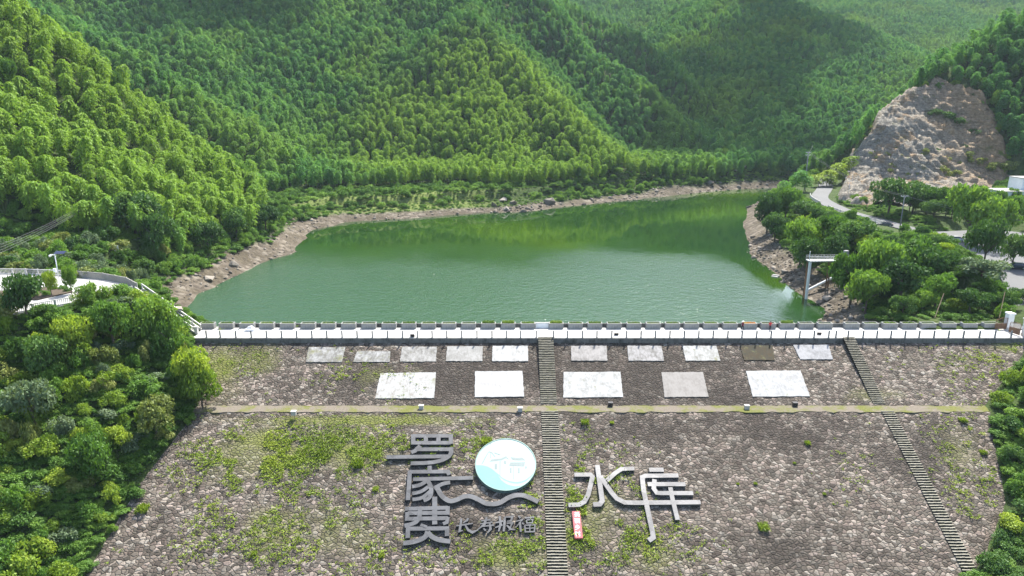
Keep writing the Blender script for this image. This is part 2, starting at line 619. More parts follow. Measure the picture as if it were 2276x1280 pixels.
def mat_ground():
    t = NT("ground_soil")
    p = t.pos()
    n1 = t.noise(p, 0.15, 6, 0.65)
    n2 = t.noise(p, 1.1, 5, 0.7)
    soil = t.ramp(n1, [(0.3, (0.026, 0.040, 0.012)), (0.55, (0.040, 0.062, 0.018)), (0.75, (0.065, 0.08, 0.028))])
    grass = t.ramp(n2, [(0.3, (0.07, 0.10, 0.022)), (0.55, (0.12, 0.15, 0.04)), (0.75, (0.18, 0.19, 0.08))])
    vor = t.voro(p, 0.7, 'F1', "Color")
    stone = t.ramp(t.sep(vor)[0], [(0.0, (0.052, 0.044, 0.034)), (0.5, (0.102, 0.085, 0.066)), (1.0, (0.18, 0.158, 0.126))])
    mud = t.ramp(n2, [(0.3, (0.044, 0.037, 0.026)), (0.6, (0.084, 0.070, 0.049)), (0.8, (0.14, 0.120, 0.086))])
    rock = t.mix(t.rng(n1, 0.42, 0.58), mud, stone)
    c = t.mix(t.attr("meadow"), soil, grass)
    c = t.mix(t.attr("shore"), c, rock)
    h = t.math('ADD', t.math('MULTIPLY', t.voro(p, 0.7), -0.7), n2)
    return t.principled(c, 0.95, 0, t.bump(h, 0.8, 0.5), 0.1)

ground = link_mesh("ground", make_terrain(), mat_ground())
tag(ground, kind='structure')

# ------------------------------------------------------------------ water
def mat_water():
    t = NT("reservoir_water")
    p = t.pos()
    xyz = t.sep(p)
    # wind ripples over the open water nearer the dam, calm in the lee of the far bank
    wob = t.noise(p, 0.02, 4, 0.6)
    edge = t.math('ADD', xyz[1], t.math('MULTIPLY', t.math('SUBTRACT', wob, 0.5), 90.0))
    lee = t.rng(edge, 118, 70)
    side = t.rng(t.math('ADD', xyz[0], t.math('MULTIPLY', t.math('SUBTRACT', wob, 0.5), 40.0)), 70, 50)
    rip = t.math('MULTIPLY', lee, side)
    w1 = t.noise(t.mapping(p, (1.0, 1.0, 1.0)), 0.55, 3, 0.6, 0.4)
    w2 = t.noise(t.mapping(p, (1.2, 0.9, 1.0), (5, 3, 0)), 1.9, 3, 0.6, 0.3)
    h = t.math('ADD', t.math('MULTIPLY', w1, 0.65), t.math('MULTIPLY', w2, 0.35))
    b = t.n("Bump")
    t.l(h, b.inputs["Height"])
    b.inputs["Distance"].default_value = 0.55
    t.l(t.math('ADD', t.math('MULTIPLY', rip, 0.72), 0.012), b.inputs["Strength"])
    col = t.ramp(t.noise(p, 0.012, 3, 0.5), [(0.32, (0.007, 0.024, 0.007)), (0.5, (0.013, 0.037, 0.006)), (0.68, (0.034, 0.068, 0.005))])
    col = t.mix(rip, col, (0.020, 0.056, 0.024))
    bs = t.n("BsdfPrincipled")
    t.l(col, bs.inputs["Base Color"])
    t.l(t.rng(rip, 0.0, 1.0, 0.025, 0.10), bs.inputs["Roughness"])
    bs.inputs["IOR"].default_value = 1.333
    t.l(b.outputs[0], bs.inputs["Normal"])
    t.l(bs.outputs[0], t.out.inputs[0])
    return t.m

gx, gy = np.meshgrid(np.linspace(-150, 260, 42), np.linspace(6.5, 330, 34))
V = np.stack([gx.ravel(), gy.ravel(), np.full(gx.size, WATER)], -1)
ii = np.arange(33)[:, None] * 42 + np.arange(41)[None, :]
F = np.stack([ii, ii + 1, ii + 43, ii + 42], -1).reshape(-1, 4)
water = link_mesh("water", mesh_np("water", V, F), mat_water())
tag(water, kind='structure')
# ------------------------------------------------------------------ materials of the built things
def mat_masonry():
    """rough stone pitching: every stone its own grey, pink or buff, open joints, lichen and moss"""
    t = NT("stone_pitching")
    p = t.mapping(t.pos(), (1.0, 1.118, 0.0))
    warp = t.noise(p, 1.3, 2, 0.5, 0, 1)
    nd = t.n("VectorMath", operation='ADD')
    sc = t.n("VectorMath", operation='SCALE')
    t.l(warp, sc.inputs[0])
    sc.inputs["Scale"].default_value = 0.6
    t.l(p, nd.inputs[0])
    t.l(sc.outputs[0], nd.inputs[1])
    q = t.mapping(nd.outputs[0], (1.0, 1.35, 1.0))
    cell = t.sep(t.voro(q, 1.55, 'F1', "Color", '2D'))
    edge = t.voro(q, 1.55, 'DISTANCE_TO_EDGE', "Distance", '2D')
    big = t.noise(p, 0.055, 5, 0.65)
    big2 = t.noise(t.mapping(p, loc=(40, 7, 0)), 0.11, 5, 0.7)
    fine = t.noise(p, 3.5, 5, 0.7)
    stone = t.ramp(cell[0], [(0.0, (0.046, 0.040, 0.034)), (0.3, (0.090, 0.079, 0.067)), (0.7, (0.140, 0.123, 0.105)), (1.0, (0.27, 0.242, 0.212))])
    tint = t.ramp(cell[1], [(0.0, (0.96, 0.98, 0.96)), (0.4, (1.0, 0.97, 0.92)), (0.75, (1.0, 0.93, 0.90)), (1.0, (1.0, 0.90, 0.88))])
    c = t.mix(1.0, stone, tint, 'MULTIPLY')
    c = t.mix(t.rng(fine, 0.40, 0.75, 0.0, 0.30), c, (0.075, 0.065, 0.056))
    # old black lichen in broad patches, stronger towards the middle of the upper face
    lich = t.math('ADD', t.math('MULTIPLY', t.attr("lichen"), 0.30), t.math('MULTIPLY', big2, 0.85))
    lich = t.math('ADD', lich, t.math('MULTIPLY', t.math('SUBTRACT', fine, 0.5), 0.5))
    c = t.mix(t.rng(lich, 0.45, 0.64, 0.0, 0.82), c, (0.034, 0.028, 0.024))
    moss = t.math('ADD', t.math('MULTIPLY', t.attr("moss"), 0.62), t.math('MULTIPLY', big, 0.45))
    moss = t.math('ADD', moss, t.math('MULTIPLY', t.math('SUBTRACT', fine, 0.5), 0.55))
    c = t.mix(t.rng(moss, 0.38, 0.72, 0.0, 0.85), c, t.mix(fine, (0.07, 0.09, 0.016), (0.17, 0.18, 0.045)))
    joint = t.rng(edge, 0.012, 0.095)
    c = t.mix(joint, t.mix(0.85, c, (0.028, 0.026, 0.017)), c)
    h = t.math('ADD', t.rng(edge, 0.0, 0.22), t.math('MULTIPLY', fine, 0.35))
    h = t.math('ADD', h, t.math('MULTIPLY', cell[2], 0.5))
    return t.principled(c, 0.9, 0, t.bump(h, 0.6, 0.16), 0.15)

M_MASON = mat_masonry()

def mat_berm():
    t = NT("berm_turf")
    p = t.pos()
    a = t.noise(p, 0.25, 5, 0.7)
    b = t.noise(p, 3.0, 5, 0.7)
    g = t.mix(b, (0.060, 0.072, 0.018), (0.135, 0.135, 0.045))
    d = t.mix(b, (0.085, 0.074, 0.058), (0.17, 0.148, 0.12))
    return t.principled(t.mix(t.rng(a, 0.42, 0.56), g, d), 0.95, 0, t.bump(b, 0.6, 0.1), 0.1)

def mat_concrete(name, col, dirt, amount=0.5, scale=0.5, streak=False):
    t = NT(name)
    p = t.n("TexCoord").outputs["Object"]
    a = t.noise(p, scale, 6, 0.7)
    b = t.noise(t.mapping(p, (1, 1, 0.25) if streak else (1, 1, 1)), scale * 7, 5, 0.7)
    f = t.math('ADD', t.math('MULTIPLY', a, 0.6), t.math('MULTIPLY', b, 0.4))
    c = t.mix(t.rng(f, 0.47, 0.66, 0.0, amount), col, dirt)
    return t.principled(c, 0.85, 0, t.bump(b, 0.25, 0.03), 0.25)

M_DECK = mat_concrete("pale_concrete_deck", (0.40, 0.392, 0.37), (0.20, 0.19, 0.17), 0.85, 0.22)
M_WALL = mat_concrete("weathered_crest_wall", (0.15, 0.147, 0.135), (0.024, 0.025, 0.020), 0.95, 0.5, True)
M_PLANT = mat_concrete("grey_planter_concrete", (0.27, 0.27, 0.255), (0.12, 0.12, 0.108), 0.7, 0.8, True)
M_POST = mat_concrete("grey_post_concrete", (0.19, 0.20, 0.20), (0.12, 0.12, 0.11), 0.6, 2.0)
M_STEP = mat_concrete("step_concrete", (0.20, 0.19, 0.155), (0.075, 0.078, 0.04), 0.8, 0.9)
M_RISER = mat_concrete("step_riser_stone", (0.030, 0.026, 0.020), (0.02, 0.02, 0.014), 0.7, 1.2)  # backlit shade of the risers painted in as a near-black tone
M_WHITE = mat_simple("white_paint", (0.74, 0.75, 0.74), 0.6, 0, 0.06, 1.2)
M_SOIL = mat_simple("planter_soil", (0.06, 0.045, 0.03), 0.95, 0, 0.3, 6)
M_DARKMETAL = mat_simple("dark_iron", (0.035, 0.035, 0.038), 0.55, 0.4, 0.2, 3)
M_GALV = mat_simple("galvanised_steel", (0.42, 0.44, 0.45), 0.5, 0.6, 0.12, 2)
M_RUST = mat_simple("rusty_steel", (0.17, 0.10, 0.06), 0.8, 0.2, 0.3, 3)
M_WOOD = mat_simple("weathered_wood", (0.22, 0.16, 0.10), 0.85, 0, 0.3, 3)
M_BLACK = mat_simple("black_plastic", (0.02, 0.02, 0.022), 0.45, 0, 0.2, 3)
M_ASPHALT = mat_concrete("pale_grey_road_concrete", (0.105, 0.107, 0.107), (0.075, 0.077, 0.075), 0.6, 0.15)
M_PAVE = mat_concrete("white_paving", (0.30, 0.297, 0.283), (0.21, 0.206, 0.19), 0.6, 0.3)

# ------------------------------------------------------------------ the dam
dam = thing("dam", "stone faced reservoir dam with grassy berm and white concrete crest road", "dam", (0, 0, 0))

def face_mesh(name, y0, y1, z0, z1, nx, ny, x0=-66, x1=108):
    """a slope sheet with slightly uneven stone courses, plus moss and lichen masks"""
    xs = np.linspace(x0, x1, nx)
    ys = np.linspace(y0, y1, ny)
    X, Y = np.meshgrid(xs, ys)
    tt = (Y - y0) / (y1 - y0)
    Z = z0 + tt * (z1 - z0)
    e = np.minimum(tt, 1 - tt)
    amp = np.clip(e * 20, 0, 1)
    Z = Z + amp * (fbm(X, Y * 1.2, 1.1, 2) * 0.06 + fbm(X, Y, 9, 2) * 0.05)
    V = np.stack([X, Y, Z], -1).reshape(-1, 3)
    i = np.arange(ny - 1)[:, None] * nx + np.arange(nx - 1)[None, :]
    F = np.stack([i, i + 1, i + nx + 1, i + nx], -1).reshape(-1, 4)
    me = mesh_np(name, V, F, smooth=False)
    x, y, z = V.T
    px, py, _ = project(x, y, z)
    moss = np.zeros(len(x))
    for cx, cy, rx, ry, a in [(700, 1000, 330, 75, .75), (560, 1030, 160, 70, .5), (640, 1180, 250, 90, .5), (850, 850, 130, 60, .6), (560, 800, 90, 60, .45), (490, 830, 60, 120, .7),
                              (1330, 1130, 110, 130, .6), (1440, 1230, 160, 60, .5), (1130, 1230, 130, 60, .6), (800, 935, 400, 16, .9), (1100, 990, 120, 50, .5),
                              (1940, 880, 120, 30, .4), (2150, 800, 150, 60, .45), (2100, 1000, 130, 120, .35), (2230, 770, 60, 30, .6), (1270, 1180, 30, 120, .5)]:
        moss = np.maximum(moss, a * np.exp(-(((px - cx) / rx) ** 2 + ((py - cy) / ry) ** 2) * 1.4))
    moss = moss * np.clip(1.0 + 0.9 * fbm(x, y, 5, 3), 0.2, 1.6)
    lich = np.zeros(len(x))
    for cx, cy, rx, ry, a in [(1080, 840, 330, 80, 1.0), (1420, 830, 230, 80, 1.0), (1600, 880, 200, 50, .8), (1680, 800, 150, 60, .5), (1500, 950, 260, 50, .7), (1750, 970, 200, 70, .6),
                              (640, 780, 130, 50, .5), (2050, 1000, 120, 60, .6), (1700, 1220, 160, 60, .4), (1020, 1130, 80, 100, .5)]:
        lich = np.maximum(lich, a * np.exp(-(((px - cx) / rx) ** 2 + ((py - cy) / ry) ** 2) * 1.2))
    for nm, arr in (("moss", moss), ("lichen", lich)):
        at = me.attributes.new(nm, 'FLOAT', 'POINT')
        at.data.foreach_set("value", arr.astype(np.float32))
    return me

link_mesh("upper_stone_face", face_mesh("upper_stone_face", -0.12, Y_BERM0, -0.96, Z_BERM, 700, 70), M_MASON, dam)
link_mesh("lower_stone_face", face_mesh("lower_stone_face", Y_BERM1, Y_TOE, Z_BERM, Z_TOE, 760, 180), M_MASON, dam)
rb0 = random.Random(9)
edge_b = [(-66 + 1.1 * k, Y_BERM0 + 0.15 + rb0.uniform(-.35, .25)) for k in range(159)] + [(108.5 - 1.1 * k, Y_BERM1 - 0.1 + rb0.uniform(-.3, .3)) for k in range(159)]
MB().prism(edge_b, Z_BERM - 0.4, Z_BERM + 0.03).build("berm", mat_berm(), dam)
MB().box((19.0, 3.25, -0.36), (155.2, 6.3, 0.68)).build("crest_deck", M_DECK, dam)
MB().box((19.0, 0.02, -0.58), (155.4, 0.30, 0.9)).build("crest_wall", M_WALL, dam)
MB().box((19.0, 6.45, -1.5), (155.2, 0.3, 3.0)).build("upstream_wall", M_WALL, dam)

# ------------------------------------------------------------------ staircases let into the slope
def staircase(xc, w, label):
    st = thing("stone_staircase", label, "staircase", (xc, 0, 0), 0, "staircases on the dam face")
    for nm, ya, za, yb, zb in (("upper_flight", 0.02, 0.0, Y_BERM0 + 0.25, Z_BERM), ("lower_flight", Y_BERM1 + 0.1, Z_BERM + 0.02, -47.0, Z_BERM + (-47.0 - Y_BERM1) / 2)):
        n = int(round((za - zb) / 0.195))
        rise, run = (za - zb) / n, (ya - yb) / n
        mb, rb = MB(), MB()
        for i in range(n):
            yt = ya - run * i
            zt = za - rise * (i + 1) + rise * 0.9
            jx, jz = random.uniform(-.03, .03), random.uniform(-.012, .012)
            lift = 0.17
            for q in range(5):
                ww = w / 5
                mb.box((jx - w / 2 + ww * (q + 0.5), yt - run * 0.40 + random.uniform(-.035, .035), zt + lift - 0.05 + jz + random.uniform(-.012, .012)), (ww + 0.01 * (q % 2), run * random.uniform(0.42, 0.62), 0.08 + 0.004 * (q % 2)), random.uniform(-.02, .02))
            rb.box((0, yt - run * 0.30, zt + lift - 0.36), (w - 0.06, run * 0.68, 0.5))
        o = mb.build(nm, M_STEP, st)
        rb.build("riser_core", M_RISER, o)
    return st

random.seed(3)
staircase(6.15, 2.75, "long central stone staircase running down between the dark metal letters")
staircase(61.4, 2.05, "narrow stone staircase near the right end of the dam, beside bushes")

# ------------------------------------------------------------------ posts, planters and low wall along the crest
post_px = [463, 493.5, 528, 562, 596, 629, 662.5, 696, 729, 762.7, 796, 829.5, 863, 896, 929, 961.6, 994, 1027, 1060.7, 1093.8, 1126, 1157, 1191.5, 1229.8]
post_px += [1240 + v / 2.197 for v in (45, 118, 188, 260, 332, 402, 472, 542, 612, 682, 752, 823, 892, 963, 1033, 1104, 1172, 1242, 1313, 1348, 1407, 1480, 1547, 1615, 1684, 1752, 1824, 1895, 1967, 2045, 2120, 2198)]
ORD = ["first", "second", "third", "fourth", "fifth", "sixth", "seventh", "eighth", "ninth", "tenth", "eleventh", "twelfth", "thirteenth", "fourteenth", "fifteenth",
       "sixteenth", "seventeenth", "eighteenth", "nineteenth", "twentieth", "twenty-first", "twenty-second", "twenty-third", "twenty-fourth", "twenty-fifth",
       "twenty-sixth", "twenty-seventh", "twenty-eighth", "twenty-ninth", "thirtieth", "thirty-first", "thirty-second", "thirty-third"]
m = MB().box((0, 0, 0.62), (0.22, 0.22, 1.24), 0)
m.lathe([(0.13, 1.22), (0.13, 1.27), (0.05, 1.33)], 4)
post_mesh = m.mesh("crest_post", bevel=0.0)
xs_post = [at_z(p, 747.0, 0.0).x for p in post_px]
left_posts = sorted([x for x in xs_post if x < 6.15], reverse=True)
right_posts = sorted([x for x in xs_post if x > 6.15])
proto = None
for side, seq in (("left", left_posts), ("right", right_posts)):
    for k, x in enumerate(seq):
        o = link_mesh("crest_post", post_mesh, M_POST) if proto is None else proto.copy()
        if proto is None:
            proto = o
        else:
            COL.objects.link(o)
        o.location = (x, 0.12, 0.0)
        tag(o, "square grey concrete post on the crest edge, %s to the %s of the central staircase" % (ORD[k], side), "post", "posts along the crest edge")

plant_px = [443.5, 486, 532, 576, 622, 668, 713, 758, 803, 848, 892, 936, 981, 1025, 1069, 1113, 1157]
plant_px_r = [1220, 1263, 1306, 1349, 1393, 1436, 1479, 1521, 1564, 1607, 1650, 1692, 1734, 1776, 1818, 1878, 1920, 1963, 2005, 2048, 2093, 2140, 2187]
PL_W, PL_D, PL_H = 2.72, 1.15, 1.05

def planter_shell():
    m = MB()
    t = 0.12
    m.box((0, -PL_D / 2 + t / 2, PL_H / 2), (PL_W, t, PL_H))
    m.box((0, PL_D / 2 - t / 2, PL_H / 2), (PL_W, t, PL_H))
    m.box((-PL_W / 2 + t / 2, 0, PL_H / 2), (t, PL_D - 2 * t, PL_H))
    m.box((PL_W / 2 - t / 2, 0, PL_H / 2), (t, PL_D - 2 * t, PL_H))
    m.box((0, 0, 0.1), (PL_W - 2 * t, PL_D - 2 * t, 0.2))
    m.box((0, -PL_D / 2 - 0.012, PL_H - 0.07), (PL_W + 0.05, 0.03, 0.13))
    return m

def leaf_quads(C, D, N, L, W, rng):
    """diamond leaves: centres C, long axes D, normals N, half length L, half width W"""
    S = np.cross(D, N)
    S /= np.linalg.norm(S, axis=1, keepdims=True) + 1e-9
    L, W = L[:, None], W[:, None]
    P = np.stack([C - D * L, C + S * W + D * L * 0.1, C + D * L, C - S * W + D * L * 0.1], 1).reshape(-1, 3)
    F = np.arange(len(P)).reshape(-1, 4)
    return P, F

def unit(a):
    return a / (np.linalg.norm(a, axis=1, keepdims=True) + 1e-9)

def leaf_mesh(name, P, F, tone):
    me = mesh_np(name, P, F)
    at = me.attributes.new("leaf_tone", 'FLOAT', 'POINT')
    at.data.foreach_set("value", np.repeat(tone, 4).astype(np.float32))
    return me

def tuft_mesh(name, n, sx, sy, h, rng, ll=0.16, lw=0.05, up=0.9):
    C = np.stack([rng.uniform(-sx, sx, n), rng.uniform(-sy, sy, n), rng.uniform(0.0, 1, n) ** 1.3 * h], -1)
    D = unit(rng.normal(0, 0.6, (n, 3)) + np.array([0, 0, up]))
    N = unit(rng.normal(0, 1, (n, 3)))
    P, F = leaf_quads(C, D, N, rng.uniform(.7, 1.3, n) * ll, rng.uniform(.7, 1.3, n) * lw, rng)
    return leaf_mesh(name, P, F, rng.random(n))

M_WEED = mat_leaf("weed_leaf", (0.06, 0.12, 0.015), (0.13, 0.22, 0.03), (0.26, 0.34, 0.06), 0.35, 0.12, 0.3)
prng = np.random.default_rng(21)
weed_meshes = [tuft_mesh("planter_weeds", n, 1.15, 0.42, h, prng, .13, .04) for n, h in ((260, 0.30), (420, 0.42), (150, 0.16), (700, 0.6), (60, 0.12))]
orange_weeds = tuft_mesh("planter_flowers", 420, 1.2, 0.42, 0.22, prng, .1, .05)
M_FLOWER = mat_leaf("orange_flower", (0.45, 0.16, 0.03), (0.60, 0.22, 0.05), (0.55, 0.45, 0.08), 0.3, 0.5, 0.2)

def planter(label):
    t = thing("concrete_planter", label, "planter", (0, 0, 0), 0, "concrete planters along the crest")
    planter_shell().build("trough", M_PLANT, t)
    MB().box((0, 0, 0.5), (PL_W - 0.26, PL_D - 0.26, 0.78)).build("soil", M_SOIL, t)
    w = link_mesh("weeds", weed_meshes[0], M_WEED, t)
    w.location = (0, 0, 0.86)
    return t

p0 = planter("")
weedlook = ["a thin cover of weeds", "a full cover of weeds", "a few short weeds", "tall tufted weeds", "almost bare soil"]
first = True
rnd = random.Random(5)
LOOKS = {("left", 0): 1, ("left", 4): 2, ("right", 0): 3, ("right", 12): 3, ("right", 13): 4, ("right", 14): 4, ("right", 15): 4}
for side, seq in (("left", plant_px[::-1]), ("right", plant_px_r)):
    for k, px in enumerate(seq):
        x = at_z(px + 16.5, 731, 0.0).x
        look = LOOKS.get((side, k), rnd.choice([0, 0, 1, 2, 2, 3]))
        o = p0 if first else dup(p0)
        first = False
        o.location = (x, 5.62, 0.003)
        flowers = side == "right" and k == 10
        what = "orange flowers" if flowers else weedlook[look]
        o['label'] = "concrete planter with %s, %s to the %s of the white panel" % (what, ORD[k], side)
        w = [c for c in o.children if c.name.startswith("weeds")][0]
        w.data = orange_weeds if flowers else weed_meshes[look]
        w.rotation_euler = (0, 0, math.pi * rnd.randint(0, 1))
        if flowers and not orange_weeds.materials:
            orange_weeds.materials.append(M_FLOWER)
for me_ in weed_meshes:
    if not me_.materials: me_.materials.append(M_WEED)
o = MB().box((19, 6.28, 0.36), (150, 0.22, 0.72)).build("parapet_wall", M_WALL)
tag(o, "low grey concrete parapet wall linking the planters along the lake side", "wall")
xa, xb = at_z(1190, 727, 0).x, at_z(1219, 727, 0).x
t = thing("parapet_panel", "short white parapet panel facing the top of the central staircase", "wall", ((xa + xb) / 2, 5.75, 0))
MB().box((0, 0, 0.5), (xb - xa, 0.35, 1.0)).build("panel", M_WHITE, t)
MB().box((0, 0, 1.03), (xb - xa + 0.1, 0.45, 0.06)).build("coping", M_PLANT, t)

# ------------------------------------------------------------------ white slogan panels painted on the slope
def panel_mat(i, base, dirt, amount, moss=0.0, scale=0.25):
    t = NT("old_plaster_%s" % "abcdefghijklmnopq"[i])
    p = t.mapping(t.pos(), (1, 1.1, 0), (i * 13.7, i * 5.1, 0))
    a = t.noise(p, scale * 2.2, 6, 0.75)
    b = t.noise(t.mapping(p, (1.6, 0.7, 1)), 1.6, 6, 0.75)
    f = t.math('ADD', t.math('MULTIPLY', a, 0.55), t.math('MULTIPLY', b, 0.45))
    c = t.mix(t.rng(f, 0.57 - amount * 0.25, 0.68 - amount * 0.18, 0, 0.82), base, dirt)
    if moss:
        g = t.noise(t.mapping(p, loc=(3, 9, 0)), 0.5, 5, 0.7)
        c = t.mix(t.rng(g, 0.62 - moss * 0.2, 0.70, 0, 0.85), c, (0.14, 0.14, 0.06))
    return t.principled(c, 0.9, 0, t.bump(b, 0.3, 0.04), 0.2)

W1, W2 = (0.32, 0.32, 0.31), (0.28, 0.275, 0.26)
GREY = (0.095, 0.09, 0.078)
PANELS = [  # corners tl, tr, br, bl in the photograph; look
    ([(686, 771), (768, 771), (760, 804), (680, 804)], W1, GREY, .75, .55, "patchy white plaster panel with mossy bare middle, upper row far left end"),
    ([(794, 780), (868, 780), (866, 804), (785, 804)], W1, GREY, .70, .5, "white plaster panel half eaten by moss, second in the upper row from the left end"),
    ([(894, 770), (971, 770), (969, 803), (889, 803)], W2, GREY, .6, .15, "grey streaked white plaster panel, third in the upper row from the left end"),
    ([(994, 769), (1073, 769), (1072, 802), (991, 802)], W2, (.17, .165, .15), .55, 0, "smudged pale panel, second in the upper row left of the central staircase"),
    ([(1095, 768), (1173, 768), (1174, 802), (1094, 802)], W1, (.20, .195, .18), .35, 0, "pale brushed panel, in the upper row next to the left of the central staircase"),
    ([(1269, 768), (1348, 768), (1350, 801), (1270, 801)], (.26, .248, .235), (.12, .113, .104), .45, 0, "off white worn panel, in the upper row next to the right of the central staircase"),
    ([(1394, 768), (1470, 768), (1476, 801), (1397, 801)], (.27, .262, .255), GREY, .5, 0, "scuffed white panel, second in the upper row right of the central staircase"),
    ([(1517, 768), (1592, 768), (1601, 801), (1524, 801)], W1, (.14, .135, .11), .5, .1, "blotched white panel, in the upper row next to the dark mossy panel"),
    ([(1644, 767), (1717, 767), (1722, 800), (1654, 800)], (.036, .036, .026), (.055, .04, .022), .6, .4, "dark mossy blackened panel in the upper row, the only dark one"),
    ([(1763, 766), (1841, 766), (1851, 798), (1778, 798)], (.265, .265, .268), (.15, .15, .15), .5, 0, "pale grey panel, in the upper row nearest the right staircase"),
    ([(846, 829), (969, 827), (965, 884), (834, 885)], W1, (.15, .13, .10), .35, .3, "large white panel with brown stains, lower row farthest left"),
    ([(1056, 825), (1161, 824), (1165, 881), (1055, 882)], (.32, .318, .31), (.24, .23, .22), .3, 0, "cleanest bright white panel in the lower row, left of the central staircase"),
    ([(1253, 826), (1379, 826), (1385, 882), (1252, 883)], W1, (.17, .17, .155), .4, .1, "large rain streaked white panel, lower row right of the central staircase"),
    ([(1470, 827), (1562, 826), (1575, 881), (1477, 882)], (.235, .222, .205), (.165, .153, .138), .45, 0, "beige plaster panel in the lower row, second right of the central staircase"),
    ([(1658, 824), (1779, 823), (1800, 880), (1673, 881)], W1, (.19, .19, .19), .4, .1, "large whitish panel with ragged foot, lower row nearest the right staircase"),
]
for i, (q, base, dirt, am, moss, lab) in enumerate(PANELS):
    ps = [on_upper(a, b, 0.10) for a, b in q]
    # ragged outline, 12 points a side
    rr = random.Random(40 + i)
    pts = []
    for a, b in zip(ps, ps[1:] + ps[:1]):
        for k in range(14):
            f = k / 14
            j = 0 if k == 0 else 0.05
            pts.append(a.lerp(b, f) + Vector((rr.uniform(-j, j), rr.uniform(-j, j), 0)))
    nrm = Vector((0, -0.447, 0.894))
    top = []
    for p_ in pts:
        z = -0.9 + p_.y / 2
        top.append(Vector((p_.x, p_.y, z)) + nrm * 0.13)
    bot = [p_ - nrm * 0.25 for p_ in top]
    n = len(pts)
    m = MB()
    c0 = sum(top, Vector()) / n
    m.add(top + bot + [c0], [[k, (k + 1) % n, 2 * n] for k in range(n)] + [[n + k, n + (k + 1) % n, (k + 1) % n, k] for k in range(n)])
    o = m.build("slogan_panel", panel_mat(i, base, dirt, am, moss))
    tag(o, lab, "panel", "plaster panels on the dam face")

# ------------------------------------------------------------------ big metal characters, emblem, small lettering
NRM = Vector((0, -0.4472, 0.8944))
UPD = Vector((0, 0.8944, 0.4472))

def slope_uv(px, py, h):
    p = on_lower(px, py, h)
    return (p.x, (p.y - Y_BERM1) / 0.8944)       # metres along the slope (down is negative)

def uv_world(u, v, h):
    base = Vector((u, Y_BERM1 + v * 0.8944, Z_BERM + v * 0.4472))
    return base + NRM * h

def smooth_pts(pts, k=6):
    """Catmull-Rom through the points"""
    out = []
    P = [pts[0]] + list(pts) + [pts[-1]]
    for i in range(1, len(P) - 2):
        for j in range(k):
            t = j / k
            q = []
            for d in range(2):
                a, b, c, e = P[i - 1][d], P[i][d], P[i + 1][d], P[i + 2][d]
                q.append(0.5 * ((2 * b) + (-a + c) * t + (2 * a - 5 * b + 4 * c - e) * t * t + (-a + 3 * b - 3 * c + e) * t ** 3))
            out.append(tuple(q))
    out.append(tuple(pts[-1]))
    return out

def stroke(mb, uv, w, h0, h1, cut0=None, cut1=None):
    """raised ribbon of width w (one value or one per point) along uv"""
    n = len(uv)
    ws = w if isinstance(w, (list, tuple)) else [w] * n
    L, R = [], []
    for i in range(n):
        p = Vector(uv[i])
        d0 = (p - Vector(uv[i - 1])).normalized() if i > 0 else None
        d1 = (Vector(uv[i + 1]) - p).normalized() if i < n - 1 else None
        if d0 is None: d0 = d1
        if d1 is None: d1 = d0
        n0, n1 = Vector((-d0.y, d0.x)), Vector((-d1.y, d1.x))
        mtr = (n0 + n1)
        mtr = mtr / max(mtr.length, 1e-6)
        k = 1 / max(0.5, mtr.dot(n0))
        L.append(p + mtr * k * ws[i] / 2)
        R.append(p - mtr * k * ws[i] / 2)
    vs = [uv_world(a.x, a.y, h1) for a in L] + [uv_world(a.x, a.y, h1) for a in R] + [uv_world(a.x, a.y, h0) for a in L] + [uv_world(a.x, a.y, h0) for a in R]
    fs = []
    for i in range(n - 1):
        fs.append([n + i, n + i + 1, i + 1, i])
        fs.append([2 * n + i, 2 * n + i + 1, 3 * n + i + 1, 3 * n + i])
        fs.append([i, i + 1, 2 * n + i + 1, 2 * n + i])
        fs.append([n + i + 1, n + i, 3 * n + i, 3 * n + i + 1])
    fs.append([0, 2 * n, 3 * n, n])
    fs.append([n - 1, 2 * n - 1, 4 * n - 1, 3 * n - 1])
    mb.add(vs, fs)

def mat_sheet(name, col, rough, lo, hi):
    """brushed sheet steel in welded lengths"""
    t = NT(name)
    p = t.pos()
    plates = t.sep(t.voro(t.mapping(p, (1, 1, 0)), 0.75, 'F1', "Color", '2D'))[0]
    cl = t.noise(p, 0.9, 4, 0.6)
    f = t.math('ADD', t.math('MULTIPLY', plates, 0.55), t.math('MULTIPLY', cl, 0.45))
    c = t.mix(t.rng(f, 0.25, 0.75), tuple(v * lo for v in col), tuple(min(1, v * hi) for v in col))
    nrm = t.bump(t.noise(p, 0.8, 3), 0.25, 0.12)
    return t.principled(c, t.rng(cl, 0.3, 0.7, rough - .06, rough + .1), 0.35, nrm, 0.4)

M_SHEET_D = mat_sheet("dull_sheet_steel", (0.062, 0.065, 0.070), 0.5, 0.72, 1.25)
M_SHEET_L = mat_sheet("bright_sheet_steel", (0.125, 0.125, 0.128), 0.48, 0.75, 1.15)
HL = 0.45        # height of the letter faces above the stone

def A(X, Y):      # first close-up of the letters
    return slope_uv(850 + X / 4.7405, 950 + Y / 4.7405, HL)

def B(X, Y):      # second close-up
    return slope_uv(1240 + X / 5.8176, 1000 + Y / 5.8176, HL)

def character(name, label, strokes, conv, mat, width, h=HL, h0=-0.1, curve=False):
    o = None
    mb = MB()
    for k, s in enumerate(strokes):
        pts, opt = s if isinstance(s, tuple) else (s, {})
        q = pts
        if opt.get("curve"):
            q = smooth_pts(pts, opt.get("k", 6))
        w = opt.get("w", width)
        if isinstance(w, (list, tuple)):
            xs = np.linspace(0, 1, len(w))
            w = list(np.interp(np.linspace(0, 1, len(q)), xs, w))
        stroke(mb, [conv(*p) for p in q], w, h0, h + 0.006 * k)
    o = mb.build(name, mat)
    return tag(o, label, "sign letter", "metal letters on the dam face")

